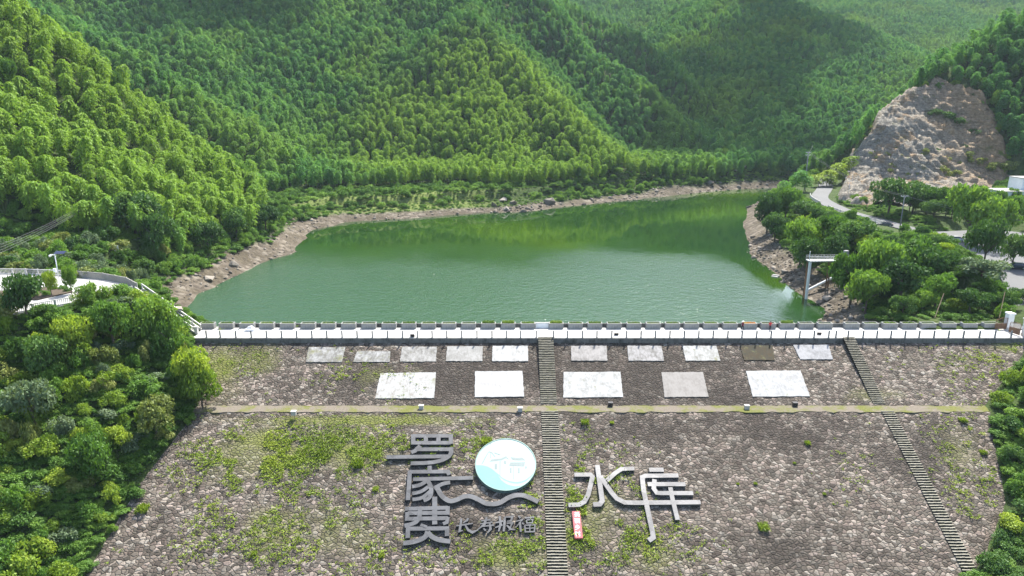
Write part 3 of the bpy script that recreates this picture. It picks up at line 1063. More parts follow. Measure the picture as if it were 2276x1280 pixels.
c = {"curve": True}
LUO = [
    [(318, 75), (728, 75)], [(328, 148), (722, 148)],
    ([(326, 60), (326, 165)], {}), ([(459, 85), (459, 140)], {}), ([(592, 85), (592, 140)], {}), ([(722, 60), (722, 160)], {}),
    [(400, 180), (345, 235), (305, 250)], [(345, 218), (705, 218)],
    ([(726, 196), (722, 260), (690, 300), (620, 335), (500, 358), (300, 366)], c), [(45, 300), (690, 292)],
]
character("metal_character", "dull grey metal Chinese character Luo, topmost of the three stacked on the left", LUO, A, M_SHEET_D, 0.66)
JIA = [
    [(498, 390), (498, 440)], [(285, 453), (690, 450), (706, 485)], ([(290, 440), (284, 560), (270, 750)], {}),
    [(325, 532), (955, 516)],
    ([(470, 548), (400, 590), (315, 610)], c), ([(500, 600), (410, 660), (315, 682)], {"curve": True, "w": 0.56}), ([(515, 650), (420, 725), (318, 745)], {"curve": True, "w": 0.56}),
    ([(478, 548), (512, 610), (514, 680), (490, 730), (435, 755)], c),
    ([(715, 566), (640, 580), (580, 610), (545, 630)], c),
    ([(575, 615), (615, 690), (660, 735), (720, 762), (790, 745), (860, 715), (930, 712), (1010, 745), (1090, 785), (1170, 792), (1240, 778), (1320, 730), (1400, 702), (1480, 702), (1560, 730), (1642, 770)], {"curve": True, "w": 0.72}),
]
character("metal_character", "dull grey metal Chinese character Jia trailing a long wave stroke to the right", JIA, A, M_SHEET_D, 0.62)
FEI = [
    ([(552, 715), (552, 1005)], {"w": 0.72}), [(240, 842), (690, 830)], ([(690, 815), (686, 905)], {}), [(270, 888), (700, 884)], ([(265, 875), (262, 962)], {}),
    [(240, 948), (690, 940)], ([(690, 930), (680, 985), (640, 1000)], {"w": 0.5}), ([(398, 820), (392, 920), (350, 985), (235, 1022)], {"curve": True, "w": 0.62}),
    [(265, 1052), (690, 1048)], ([(272, 1035), (268, 1150)], {}), ([(682, 1030), (682, 1130)], {}),
    ([(478, 1080), (450, 1140), (350, 1185), (222, 1205)], {"curve": True, "w": 0.68}), ([(478, 1090), (530, 1140), (610, 1172), (718, 1185)], {"curve": True, "w": 0.68}), ([(405, 1010), (470, 1035)], {"w": 0.4}),
]
character("metal_character", "dull grey metal Chinese character Fei, bottom of the three stacked on the left", FEI, A, M_SHEET_D, 0.60)
SHUI = [
    ([(212, 302), (420, 300), (446, 330), (425, 420), (390, 560), (340, 650), (270, 688), (135, 692)], {"w": 0.68}),
    ([(508, 178), (548, 470), (572, 640), (540, 682), (455, 686)], {"w": 0.72}),
    ([(985, 222), (820, 228), (740, 280), (630, 380)], {"w": 0.66}),
    ([(545, 320), (600, 400), (690, 530), (760, 610), (860, 660), (1000, 664), (1840, 656)], {"w": 0.70}),
]
character("metal_character", "bright silver metal Chinese character Shui right of the central staircase, sharing a long bar", SHUI, B, M_SHEET_L, 0.68)
KU = [
    ([(1178, 238), (1365, 238)], {"w": 0.72}), ([(1555, 312), (1130, 316), (1088, 335), (1105, 500), (1160, 760), (1225, 1060), (1230, 1110), (1170, 1150)], {"w": 0.70}),
    [(1158, 424), (1645, 424)], ([(1246, 362), (1236, 480), (1275, 535), (1330, 540), (1745, 540)], {"w": 0.66}),
    ([(1450, 465), (1475, 600), (1545, 885)], {"w": 0.64}),
]
character("metal_character", "bright silver metal Chinese character Ku, the one farthest right", KU, B, M_SHEET_L, 0.68)

CALLI = [
    ("dull metal brush style character Chang, first of the four small ones", [([(905, 935), (890, 960), (850, 985)], {"w": [.3, .34, .1]}), ([(775, 1018), (860, 1004), (955, 990)], {"w": [.12, .26, .16]}),
        ([(832, 940), (824, 1010), (812, 1075), (850, 1065)], {"w": [.28, .34, .3, .1]}), ([(872, 1008), (905, 1062), (950, 1085), (1010, 1060)], {"w": [.2, .36, .4, .08]})]),
    ("dull metal brush style character Shou, second of the four small ones", [([(1040, 965), (1140, 950)], {"w": [.15, .3]}), ([(1030, 995), (1160, 978)], {"w": [.15, .28]}), ([(1100, 925), (1075, 1000), (1000, 1060)], {"w": [.3, .36, .1]}),
        ([(1040, 1025), (1175, 1008)], {"w": [.15, .28]}), ([(1130, 990), (1140, 1050), (1105, 1095)], {"w": [.25, .38, .15]}), ([(1065, 1045), (1090, 1068)], {"w": [.2, .28]})]),
    ("dull metal brush style character Bao, third of the four small ones", [([(1190, 985), (1270, 965)], {"w": [.15, .3]}), ([(1235, 915), (1245, 1000), (1225, 1075)], {"w": [.3, .36, .2]}), ([(1190, 1035), (1265, 1005)], {"w": [.15, .28]}),
        ([(1290, 925), (1285, 1000), (1278, 1075)], {"w": [.3, .34, .3]}), ([(1290, 925), (1370, 920), (1355, 965), (1310, 970)], {"w": [.2, .3, .28, .12]}), ([(1310, 990), (1370, 985), (1330, 1070)], {"w": [.2, .3, .1]}), ([(1310, 1010), (1350, 1050), (1400, 1060)], {"w": [.2, .36, .12]})]),
    ("dull metal brush style character Fu, last of the four small ones", [([(1430, 910), (1455, 935)], {"w": [.2, .3]}), ([(1405, 970), (1475, 950), (1405, 1035)], {"w": [.15, .3, .1]}), ([(1448, 975), (1458, 1080)], {"w": [.3, .26]}), ([(1470, 985), (1490, 1000)], {"w": [.2, .2]}),
        ([(1500, 935), (1600, 925)], {"w": [.2, .28]}), ([(1520, 955), (1585, 950), (1578, 985), (1522, 988), (1518, 955)], {"w": .17}), ([(1500, 1012), (1608, 1005), (1600, 1078), (1505, 1080), (1500, 1012)], {"w": .2}), ([(1553, 1010), (1553, 1075)], {"w": .16}), ([(1505, 1045), (1600, 1040)], {"w": .16})]),
]
for lab, st in CALLI:
    character("small_metal_character", lab, st, A, M_SHEET_D, 0.26, h=0.34)

# red board with four white characters, written with the font that ships with the program
def glyphs(text, size, mat, name):
    cu = bpy.data.curves.new(name, 'FONT')
    cu.body = text
    cu.size = size
    cu.extrude = 0.01
    cu.align_x = 'CENTER'
    cu.align_y = 'CENTER'
    ob = bpy.data.objects.new(name, cu)
    COL.objects.link(ob)
    dg = bpy.context.evaluated_depsgraph_get()
    me = bpy.data.meshes.new_from_object(ob.evaluated_get(dg))
    bpy.data.objects.remove(ob)
    me.materials.clear()
    me.materials.append(mat)
    return me

SLOPE_M = Matrix(((1, 0, 0), (0, UPD.y, NRM.y), (0, UPD.z, NRM.z)))
M_RED = mat_simple("faded_red_paint", (0.37, 0.09, 0.095), 0.6, 0, 0.12, 2)
ua, va = slope_uv(1283, 1163, 0.45)
rb_ = thing("red_board", "small narrow red signboard with four white characters below the silver letters", "sign", uv_world(ua, va, 0.0))
rb_.rotation_euler = SLOPE_M.to_4x4().to_euler()
tilt = 0.03
MB().box((0, 0, 0.25), (1.12, 4.1, 0.6), tilt).build("board", M_RED, rb_)
for k, ch in enumerate("美丽乡村"):
    g = link_mesh("lettering", glyphs(ch, 0.86, M_WHITE, "lettering"), None, rb_)
    g.location = (-0.045 * (1.5 - k) * -1 * 0.9, (1.5 - k) * 0.98, 0.565)
    g.rotation_euler = (0, 0, tilt)

# round emblem board
uc, vc = slope_uv(1124, 1026, 0.7)
em = thing("emblem_board", "large round pale mint board with faint drawing of village houses and hills", "sign", uv_world(uc, vc, 0.0))
em.rotation_euler = SLOPE_M.to_4x4().to_euler()
RD = 4.62
def ring_poly(r, n=72): return [(r * math.cos(2 * math.pi * k / n), r * math.sin(2 * math.pi * k / n)) for k in range(n)]
def mat_gloss(name, col, rough=0.32):
    t = NT(name)
    p = t.n("TexCoord").outputs["Object"]
    f = t.noise(p, 0.35, 4, 0.6)
    c = t.mix(t.rng(f, 0.35, 0.65), tuple(v * 0.94 for v in col), tuple(min(1, v * 1.04) for v in col))
    return t.principled(c, 0.5, 0, None, 0.3)
M_MINT = mat_gloss("mint_white_board", (0.27, 0.36, 0.34))
M_TEAL = mat_gloss("pale_teal_paint", (0.14, 0.31, 0.285))
M_LGREEN = mat_gloss("pale_green_paint", (0.25, 0.38, 0.28))
M_PGREY = mat_gloss("pale_grey_paint", (0.17, 0.21, 0.205))
M_RIM = mat_simple("green_metal_rim", (0.16, 0.24, 0.22), 0.5, 0.3, 0.15, 1)
MB().prism(ring_poly(RD - 0.1), -0.1, 0.66).build("panel", M_MINT, em)
n_ = 72
ro, ri = ring_poly(RD), ring_poly(RD - 0.11)
m = MB()
m.add([(x, y, -0.1) for x, y in ro] + [(x, y, 0.72) for x, y in ro] + [(x, y, 0.72) for x, y in ri] + [(x, y, 0.5) for x, y in ri],
      [[k, (k + 1) % n_, n_ + (k + 1) % n_, n_ + k] for k in range(n_)] + [[n_ + k, n_ + (k + 1) % n_, 2 * n_ + (k + 1) % n_, 2 * n_ + k] for k in range(n_)] +
      [[2 * n_ + k, 2 * n_ + (k + 1) % n_, 3 * n_ + (k + 1) % n_, 3 * n_ + k] for k in range(n_)])
m.build("rim", M_RIM, em)
def E(X, Y):      # close-up pixels of the emblem to metres on the board
    return ((X - 1296) / 322 * RD, -(Y - 358) / 262 * RD)
def epoly(pts): return [E(*p) for p in pts]
# wave: from the left rim down to the right
def arc(r, a0, a1, n): return [(r * math.cos(a0 + (a1 - a0) * k / n), r * math.sin(a0 + (a1 - a0) * k / n)) for k in range(n + 1)]
top = smooth_pts(epoly([(985, 372), (1060, 375), (1130, 398), (1200, 445), (1270, 500), (1350, 530), (1430, 535), (1510, 510), (1600, 440)]), 5)
r_ = RD - 0.13
lo, hi = math.atan2(top[0][1], top[0][0]), math.atan2(top[-1][1], top[-1][0])
top = [p for p in top if math.hypot(*p) < r_ - 0.02]
low = arc(r_, hi + 2 * math.pi if hi < 0 else hi, (lo + 2 * math.pi) if lo < 0 else lo, 40)
low = arc(r_, hi, lo - 2 * math.pi if lo > hi else lo, 40)
MB().prism(top + low, 0.655, 0.668).build("painted_water", M_TEAL, em)
inner_t = smooth_pts(epoly([(1215, 470), (1270, 512), (1350, 545), (1430, 552), (1510, 528), (1575, 470)]), 5)
inner_b = smooth_pts(epoly([(1540, 520), (1480, 565), (1400, 580), (1310, 560), (1250, 520)]), 5)
MB().prism(inner_t + inner_b, 0.672, 0.678).build("painted_bank", M_LGREEN, em)
m = MB()
m.prism(epoly([(1125, 335), (1150, 312), (1240, 305), (1300, 280), (1330, 315), (1300, 300), (1250, 322), (1180, 330)]), 0.665, 0.674)
m.prism(epoly([(1345, 290), (1420, 300), (1470, 295), (1505, 322), (1430, 322), (1370, 318)]), 0.665, 0.675)
m.prism(epoly([(1345, 345), (1505, 340), (1490, 382), (1332, 378)]), 0.665, 0.676)
m.prism(epoly([(1278, 330), (1300, 330), (1300, 358), (1278, 358)]), 0.665, 0.677)
m.prism(epoly([(1182, 360), (1205, 360), (1205, 410), (1182, 410)]), 0.665, 0.678)
m.prism(epoly([(1340, 400), (1358, 400), (1358, 445), (1340, 445)]), 0.665, 0.679)
m.prism(epoly([(1424, 400), (1444, 400), (1444, 450), (1424, 450)]), 0.665, 0.680)
m.prism(epoly([(1234, 330), (1240, 330), (1240, 480), (1234, 480)]), 0.665, 0.681)
m.prism(epoly([(1375, 385), (1380, 385), (1380, 510), (1375, 510)]), 0.665, 0.682)
m.prism(epoly([(1500, 385), (1518, 380), (1520, 400), (1502, 404)]), 0.665, 0.683)
m.build("painted_houses", M_PGREY, em)
m = MB()
for q in ([(1040, 360), (1075, 290), (1110, 235), (1120, 232), (1085, 295), (1050, 362)], [(1120, 232), (1150, 240), (1185, 285), (1175, 288), (1145, 252), (1118, 240)], [(1175, 240), (1240, 265), (1238, 272), (1172, 250)], [(1128, 250), (1134, 250), (1140, 300), (1132, 300)]):
    m.prism(epoly(q), 0.665, 0.674 + 0.0012 * len(m.v) / 12)
m.build("painted_hills", M_PGREY, em)
# ------------------------------------------------------------------ plants: meshes
VR = np.random.default_rng(11)

def bamboo_crown(name, seed, H=11.0, z0=3.0, R=2.2, levels=28, per=5, nl=10, leaf=0.29):
    rng = np.random.default_rng(seed)
    lean = rng.uniform(-1, 1, 2) * 1.3
    def axis(t):                      # t 0..1 up the culm, the tip arches over
        z = H * (t - 0.10 * t ** 4)
        k = t ** 3
        return np.array([lean[0] * k * 1.5, lean[1] * k * 1.5, z])
    C, D, N, T = [], [], [], []
    for i in range(levels):
        t = z0 / H + (1 - z0 / H) * (i + rng.uniform(0, 1)) / levels
        s = (t - z0 / H) / (1 - z0 / H)
        t = min(t, 0.95)
        prof = (0.60 + 0.45 * min(1, s / 0.5) ** 0.8) * max(0.16, 1 - max(0, (s - 0.50) / 0.53) ** 2.6) ** 0.5
        base = axis(t)
        a0 = rng.uniform(0, 6.28)
        for b in range(per):
            a = a0 + 6.283 * b / per + rng.uniform(-.6, .6)
            ln = R * prof * rng.uniform(.65, 1.15)
            rise = rng.uniform(.15, .5)
            tone = rng.random()
            for q in range(nl):
                f = 0.25 + 0.75 * (q + rng.uniform(0, 1)) / nl
                p = base + np.array([math.cos(a) * ln * f, math.sin(a) * ln * f, ln * (rise * f - 0.62 * f * f)])
                slope = rise - 1.24 * f
                d = np.array([math.cos(a), math.sin(a), slope - 0.35])
                d = d / np.linalg.norm(d) + rng.normal(0, .28, 3)
                nn = np.array([-math.cos(a) * 0.2, -math.sin(a) * 0.2, 1.0]) + rng.normal(0, .32, 3)
                C.append(p + rng.normal(0, .09, 3)); D.append(d); N.append(nn); T.append(0.5 * tone + 0.5 * rng.random())
    C, D, N = np.array(C), unit(np.array(D)), unit(np.array(N))
    n = len(C)
    P, F = leaf_quads(C, D, N, rng.uniform(.7, 1.35, n) * leaf, rng.uniform(.7, 1.2, n) * leaf * 0.42, rng)
    me = leaf_mesh(name, P, F, np.array(T))
    culm = MB()
    pts = [axis(t) + np.array([0, 0, -1.2 if t == 0 else 0]) for t in (0, .2, .4, .6, .8, .95)]
    culm.tube(pts, [.09, .085, .075, .06, .04, .015], 5)
    return me, culm.mesh("culm", True)

def broad_crown(name, seed, nlobe=13, per=120, zc=0.62, hz=0.36, rx=0.74, leaf=0.075, lobe=0.34, flat=0.8):
    """leafy crown in a unit box: radius 1, height 1 (leaves sized for a crown some 3 m in radius)"""
    rng = np.random.default_rng(seed)
    C, D, N, T = [], [], [], []
    for k in range(nlobe):
        while True:
            q = rng.uniform(-1, 1, 3)
            if 0.25 < np.linalg.norm(q) < 1: break
        c = np.array([q[0] * rx, q[1] * rx, zc + q[2] * hz * 0.75])
        r = lobe * rng.uniform(.7, 1.25)
        tone = rng.random()
        v = unit(rng.normal(0, 1, (per, 3)) + np.array([0, 0, 0.35]))
        rad = r * rng.uniform(.45, 1.12, per) ** 0.6
        p = c + v * rad[:, None] * np.array([1, 1, flat * hz / 0.36 * 0.62])
        d = unit(v * 0.5 + rng.normal(0, .6, (per, 3)) + np.array([0, 0, -0.25]))
        nn = unit(v * 0.8 + rng.normal(0, .5, (per, 3)) + np.array([0, 0, 0.6]))
        C.append(p); D.append(d); N.append(nn); T.append(0.55 * tone + 0.45 * rng.random(per))
    C, D, N, T = np.concatenate(C), np.concatenate(D), np.concatenate(N), np.concatenate(T)
    C[:, 2] = np.clip(C[:, 2], 0.02, 1.05)
    n = len(C)
    P, F = leaf_quads(C, D, N, rng.uniform(.7, 1.35, n) * leaf, rng.uniform(.7, 1.3, n) * leaf * 0.55, rng)
    return leaf_mesh(name, P, F, T)

def trunk_mesh(seed):
    rng = np.random.default_rng(seed)
    m = MB()
    b = rng.uniform(-.06, .06, 2)
    m.tube([(0, 0, -0.12), (b[0] * .4, b[1] * .4, .2), (b[0], b[1], .45), (b[0] * 1.6, b[1] * 1.6, .72)], [.055, .045, .034, .015], 7)
    for k in range(5):
        a = 6.28 * k / 5 + rng.uniform(-.4, .4)
        z = rng.uniform(.28, .5)
        m.tube([(b[0] * .8, b[1] * .8, z), (math.cos(a) * .25, math.sin(a) * .25, z + .14), (math.cos(a) * .52, math.sin(a) * .52, z + .24)], [.026, .018, .007], 5)
    return m.mesh("trunk", True)

M_BAMBOO = mat_leaf("bamboo_leaf", (0.034, 0.122, 0.036), (0.098, 0.265, 0.055), (0.195, 0.375, 0.070), 0.48, 0.014, 0.42, (0.27, 0.40, 0.036), 0.011, [(-5, 275, 112), (-150, 110, 95)])  # listed areas get sunshine painted into the leaf colour
M_LEAF_D = mat_leaf("dark_broad_leaf", (0.027, 0.070, 0.017), (0.060, 0.132, 0.027), (0.115, 0.21, 0.042), 0.38, 0.05, 0.45)
M_LEAF_M = mat_leaf("mid_broad_leaf", (0.045, 0.110, 0.018), (0.105, 0.215, 0.028), (0.19, 0.31, 0.045), 0.44, 0.05, 0.45)
M_LEAF_Y = mat_leaf("yellow_green_leaf", (0.09, 0.17, 0.018), (0.20, 0.30, 0.028), (0.33, 0.41, 0.05), 0.46, 0.05, 0.45)
M_LEAF_G = mat_leaf("grey_green_leaf", (0.060, 0.098, 0.050), (0.115, 0.170, 0.085), (0.20, 0.26, 0.14), 0.34, 0.05, 0.45)
M_LEAF_O = mat_leaf("dry_shrub_leaf", (0.10, 0.135, 0.03), (0.18, 0.22, 0.05), (0.28, 0.30, 0.09), 0.34, 0.05, 0.45)
M_CULM = mat_simple("green_bamboo_culm", (0.10, 0.13, 0.05), 0.5, 0, 0.3, 1.0)
M_BARK = mat_simple("grey_brown_bark", (0.10, 0.08, 0.06), 0.95, 0, 0.3, 6.0)

BAMBOO = [bamboo_crown("bamboo_crown", 100 + k, R=r, H=h) for k, (r, h) in enumerate([(2.0, 10.5), (2.25, 11.5), (1.75, 11.2), (2.3, 10.2), (2.0, 12.0)])]
BROAD = [broad_crown("broad_crown", 200 + k, nl, pr, leaf=.056) for k, (nl, pr) in enumerate([(14, 210), (12, 240), (16, 190), (13, 220)])]
BUSH = [broad_crown("bush_crown", 300 + k, nl, 150, zc=0.45, hz=0.5, rx=0.72, leaf=.07, lobe=0.36) for k, nl in enumerate([11, 13, 10, 12])]
TRUNK = [trunk_mesh(400 + k) for k in range(4)]
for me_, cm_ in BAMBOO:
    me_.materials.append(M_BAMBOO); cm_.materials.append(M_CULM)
for me_ in BROAD: me_.materials.append(M_LEAF_M)
for me_ in BUSH: me_.materials.append(M_LEAF_M)
for me_ in TRUNK: me_.materials.append(M_BARK)

def own_material(o, mat):
    if mat is not None:
        o.material_slots[0].link = 'OBJECT'
        o.material_slots[0].material = mat

def plant(kind, variant, x, y, z, sx, sz, rz, label, cat, group, mat=None):
    """one plant of its own: an Empty at its foot, crown and trunk as parts"""
    t = thing(kind, label, cat, (x, y, z), rz, group)
    if kind == "bamboo":
        cr, tr = BAMBOO[variant % 5]
    elif kind == "shrub":
        cr, tr = BUSH[variant % 4], None
    else:
        cr, tr = BROAD[variant % 4], TRUNK[variant % 4]
    c = link_mesh("crown", cr, None, t)
    own_material(c, mat)
    if tr is not None:
        link_mesh("culm" if kind == "bamboo" else "trunk", tr, None, t)
    t.scale = (sx, sx, sz)
    return t

def instancer(name, pts, rots, scls, idx, srcs, kind='stuff'):
    """one object that scatters copies of the plants in srcs (lists of crown / stem objects) over its points"""
    me = bpy.data.meshes.new(name)
    me.vertices.add(len(pts))
    me.vertices.foreach_set("co", np.asarray(pts, dtype=np.float32).ravel())
    for nm, typ, arr in (("rot", 'FLOAT_VECTOR', rots), ("scl", 'FLOAT_VECTOR', scls), ("pick", 'INT', idx)):
        at = me.attributes.new(nm, typ, 'POINT')
        at.data.foreach_set("vector" if typ == 'FLOAT_VECTOR' else "value", np.asarray(arr, dtype=np.int32 if typ == 'INT' else np.float32).ravel())
    o = link_mesh(name, me, None)
    ng = bpy.data.node_groups.new(name + "_nodes", 'GeometryNodeTree')
    ng.interface.new_socket("Geometry", in_out='INPUT', socket_type='NodeSocketGeometry')
    ng.interface.new_socket("Geometry", in_out='OUTPUT', socket_type='NodeSocketGeometry')
    gi, go = ng.nodes.new("NodeGroupInput"), ng.nodes.new("NodeGroupOutput")
    iop = ng.nodes.new("GeometryNodeInstanceOnPoints")
    g2i = ng.nodes.new("GeometryNodeGeometryToInstance")
    for src in reversed(srcs):
        jn = ng.nodes.new("GeometryNodeJoinGeometry")
        for so in src:
            oi = ng.nodes.new("GeometryNodeObjectInfo")
            oi.transform_space = 'ORIGINAL'
            oi.inputs[0].default_value = so
            oi.inputs["As Instance"].default_value = False
            ng.links.new(oi.outputs["Geometry"], jn.inputs[0])
        ng.links.new(jn.outputs[0], g2i.inputs[0])
    def named(nm, dt):
        nd = ng.nodes.new("GeometryNodeInputNamedAttribute")
        nd.data_type = dt
        nd.inputs[0].default_value = nm
        return nd.outputs[0]
    ng.links.new(gi.outputs[0], iop.inputs["Points"])
    ng.links.new(g2i.outputs[0], iop.inputs["Instance"])
    iop.inputs["Pick Instance"].default_value = True
    ng.links.new(named("pick", 'INT'), iop.inputs["Instance Index"])
    ng.links.new(named("rot", 'FLOAT_VECTOR'), iop.inputs["Rotation"])
    ng.links.new(named("scl", 'FLOAT_VECTOR'), iop.inputs["Scale"])
    ng.links.new(iop.outputs[0], go.inputs[0])
    md = o.modifiers.new("scatter", 'NODES')
    md.node_group = ng
    tag(o, kind=kind)
    return o

# ------------------------------------------------------------------ where the plants stand
def jitter_grid(x0, x1, y0, y1, s, rng, jit=0.42):
    gx, gy = np.meshgrid(np.arange(x0, x1, s), np.arange(y0, y1, s * 0.9))
    gx = gx + (np.arange(gx.shape[0]) % 2)[:, None] * s / 2
    n = gx.size
    return gx.ravel() + rng.uniform(-jit, jit, n) * s, gy.ravel() + rng.uniform(-jit, jit, n) * s

def visible(x, y, z, lift=9.0, margin=6.0, border=140):
    px, py, d = project(x, y, z + lift)
    ok = (d > 5) & (px > -border) & (px < 2276 + border) & (py > -border * 1.6) & (py < 1280 + border)
    idx = np.where(ok)[0]
    X, Y, Z = x[idx], y[idx], z[idx] + lift
    clear = np.ones(len(idx), bool)
    for f in np.linspace(0.25, 0.985, 46):
        rx, ry, rz_ = CAM[0] + (X - CAM[0]) * f, CAM[1] + (Y - CAM[1]) * f, CAM[2] + (Z - CAM[2]) * f
        clear &= height(rx, ry) < rz_ + margin
    ok[idx[~clear]] = False
    return ok

CLIFF_PX = [(2100, 192), (2035, 204), (1972, 238), (1930, 308), (1893, 352), (1878, 400), (1868, 445), (1960, 460), (2100, 445), (2240, 415), (2235, 380), (2226, 318), (2205, 255), (2160, 212)]

def in_cliff(x, y, z, grow=0.0):
    px, py, d = project(x, y, z)
    return (poly_sd(px, py, CLIFF_PX) < grow) & (y > 118) & (y < 240) & (x > 100)

def fields(x, y):
    z = height(x, y)
    sd = poly_sd(x, y, LAKE)
    rd, _ = seg_dist(x, y, ROAD)
    return z, sd, rd

ang = lambda n, rng: rng.uniform(0, 6.283, n)
brng = np.random.default_rng(31)
xa, ya = jitter_grid(-520, 620, 30, 420, 3.5, brng)
xb, yb = jitter_grid(-700, 1000, 420, 1250, 3.9, brng)
bx, by = np.concatenate([xa, xb]), np.concatenate([ya, yb])
bz, bsd, brd = fields(bx, by)
farsh = sstep(120, 200, by) * sstep(90, 60, bx)
bay = farsh * sstep(10, -40, bx)
lim = 12 + 9 * farsh + 26 * bay + 5 * fbm(bx, by, 30, 2)
ok = (bsd > lim) & (brd > 7.5) & ~in_cliff(bx, by, bz + 2, 9)
ok &= ~((bx < -40) & (by < 52 + 10 * fbm(bx, by, 25, 2)))
right_low = (bx > 60) & (by < 235) & (bz < 15)
ok &= ~right_low
ok &= ~((bx > 60) & (by < 100))
ok &= brng.random(len(bx)) > 0.05
bx, by, bz = bx[ok], by[ok], bz[ok]
vis = visible(bx, by, bz)
bx, by, bz = bx[vis], by[vis], bz[vis]
dist = np.hypot(bx - CAM[0], by - CAM[1])
order = np.argsort(dist)
bx, by, bz, dist = bx[order], by[order], bz[order], dist[order]
px_, py_, _ = project(bx, by, bz + 8)
inside_frame = (px_ > -10) & (px_ < 2290) & (py_ > -40) & (py_ < 1300)
near_i = np.where(inside_frame)[0][:290]
near_mask = np.zeros(len(bx), bool)
near_mask[near_i] = True
n = len(bx)
bsc = brng.uniform(.72, 1.15, n)
bvar = brng.integers(0, 5, n)
brot = ang(n, brng)
btilt = brng.normal(0, .07, (n, 2))
print("bamboo", n)
BAMBOO_SRC = {}
for i in near_i:
    if bx[i] > 60:
        lab, grp = "tall feathery bamboo crowded on the hill around and above the bare rock cliff", "bamboo on the hill above the cliff"
    elif by[i] < 85:
        lab, grp = "bright arching bamboo on the lower slope of the near hill behind the terrace", "bamboo on the lower near hillside"
    else:
        lab, grp = "feathery yellow green bamboo higher up the near hillside left of the lake", "bamboo on the upper near hillside"
    t = plant("bamboo", int(bvar[i]), bx[i], by[i], bz[i] - 0.2, float(bsc[i]), float(bsc[i] * brng.uniform(.92, 1.1)), float(brot[i]), lab, "bamboo", grp)
    t.rotation_euler = (btilt[i, 0], btilt[i, 1], brot[i])
    if int(bvar[i]) not in BAMBOO_SRC:
        BAMBOO_SRC[int(bvar[i])] = [c_ for c_ in t.children]
# ---- trees given by their place in the photograph: (px, py of the top, width in px, distance, look, label)
def tree_at(kind, px, py, wpx, Y, mat, label, cat, group=None, var=None, sink=0.0, minh=1.6):
    p = at_Y(px, py, Y)
    d = project(*p)[2]
    r = wpx / 2 * d / FPX
    z = terrain_z(p.x, p.y)
    h = max(minh, p.z - z)
    v = VR.integers(0, 20) if var is None else var
    sx = r * 1.05 if kind != "bamboo" else r / 2.2
    sz = h if kind != "bamboo" else h / 10.6
    return plant(kind, int(v), p.x, p.y, z - 0.1 - sink, sx, sz, float(VR.uniform(0, 6.28)), label, cat, group, mat)

BANK = "trees on the right bank"
BANK_TREES = []
for px, py, w, Y, mat, lab in [
    (1712, 428, 66, 240, M_LEAF_D, "dark bushy tree at the tip of the wooded point, nearest the lake"),
    (1752, 412, 72, 246, M_LEAF_M, "mid green tree on the wooded point, just left of the tall utility pole"),
    (1788, 445, 70, 236, M_LEAF_D, "dark tree on the wooded point below the tall utility pole"),
    (1728, 474, 76, 220, M_LEAF_D, "low dark tree over the rocky shore at the point"),
    (1790, 482, 90, 190, M_LEAF_M, "rounded green tree above the rocks, left of the metal deck"),
    (1850, 472, 92, 190, M_LEAF_M, "green tree on the bank below the road bend, behind the deck"),
    (1908, 488, 88, 180, M_LEAF_D, "dark green tree left of the parked grey car"),
    (1800, 528, 80, 180, M_LEAF_D, "dark tree hanging over the shore above the metal deck"),
    (1868, 520, 84, 176, M_LEAF_D, "dark tree standing right behind the metal deck"),
    (1905, 556, 112, 150, M_LEAF_M, "spreading green tree at the right end of the metal deck"),
    (1962, 528, 124, 150, M_LEAF_M, "large green tree below the roadside railing, centre of the bank"),
    (2035, 524, 124, 153, M_LEAF_M, "large green tree between the road and the beach"),
    (1935, 598, 100, 141, M_LEAF_M, "low spreading tree right above the big beach boulder"),
    (2015, 578, 124, 141, M_LEAF_D, "dark dense tree in the middle of the bank above the dam road"),
    (2085, 552, 104, 147, M_LEAF_D, "dark tree beside the white paved car park"),
    (1985, 396, 98, 226, M_LEAF_D, "umbrella shaped dark roadside tree at the foot of the cliff"),
    (2038, 402, 84, 228, M_LEAF_D, "second umbrella shaped roadside tree at the foot of the cliff, right of the first"),
    (2086, 412, 60, 222, M_LEAF_M, "slim roadside tree right of the two umbrella shaped trees"),
    (2172, 408, 124, 190, M_LEAF_M, "tall bright green tree shading the car park"),
    (2230, 440, 90, 196, M_LEAF_M, "green tree at the right edge below the white building"),
    (2206, 482, 84, 160, M_LEAF_D, "round topped dark tree standing on the car park edge"),
    (2188, 574, 116, 140, M_LEAF_G, "large pale grey green tree near the gate pillars"),
    (2090, 605, 84, 136, M_LEAF_M, "light green feathery tree behind the planters near the gate"),
    (2012, 655, 62, 133, M_LEAF_D, "dark glossy leaved small tree at the beach end of the planters"),
    (2132, 662, 46, 134, M_LEAF_Y, "bright yellow green small tree behind the planters"),
    (2055, 640, 64, 134, M_LEAF_M, "green bush like tree behind the planters, left of the yellow one"),
    (2165, 640, 80, 132, M_LEAF_D, "dark tree behind the last planters before the gate"),
    (2250, 646, 54, 133, M_LEAF_D, "dark tree right behind the slim white gate pillar"),
    (2262, 520, 70, 165, M_LEAF_D, "dark tree at the far right edge beside the car park"),
    (2268, 640, 60, 140, M_LEAF_D, "dark tree at the right edge behind the gate"),
    (1868, 446, 18, 252, M_LEAF_D, "small round clipped tree on the roadside, left one of a pair"),
    (1885, 455, 17, 249, M_LEAF_D, "small round clipped tree on the roadside, right one of a pair"),
    (1920, 436, 24, 246, M_LEAF_M, "thin young roadside tree in front of the cliff foot"),
    (1902, 430, 18, 252, M_LEAF_M, "thinnest young roadside tree close to the cliff foot")]:
    BANK_TREES.append(tree_at("broadleaf_tree", px, py, w, Y, mat, lab, "tree", BANK))

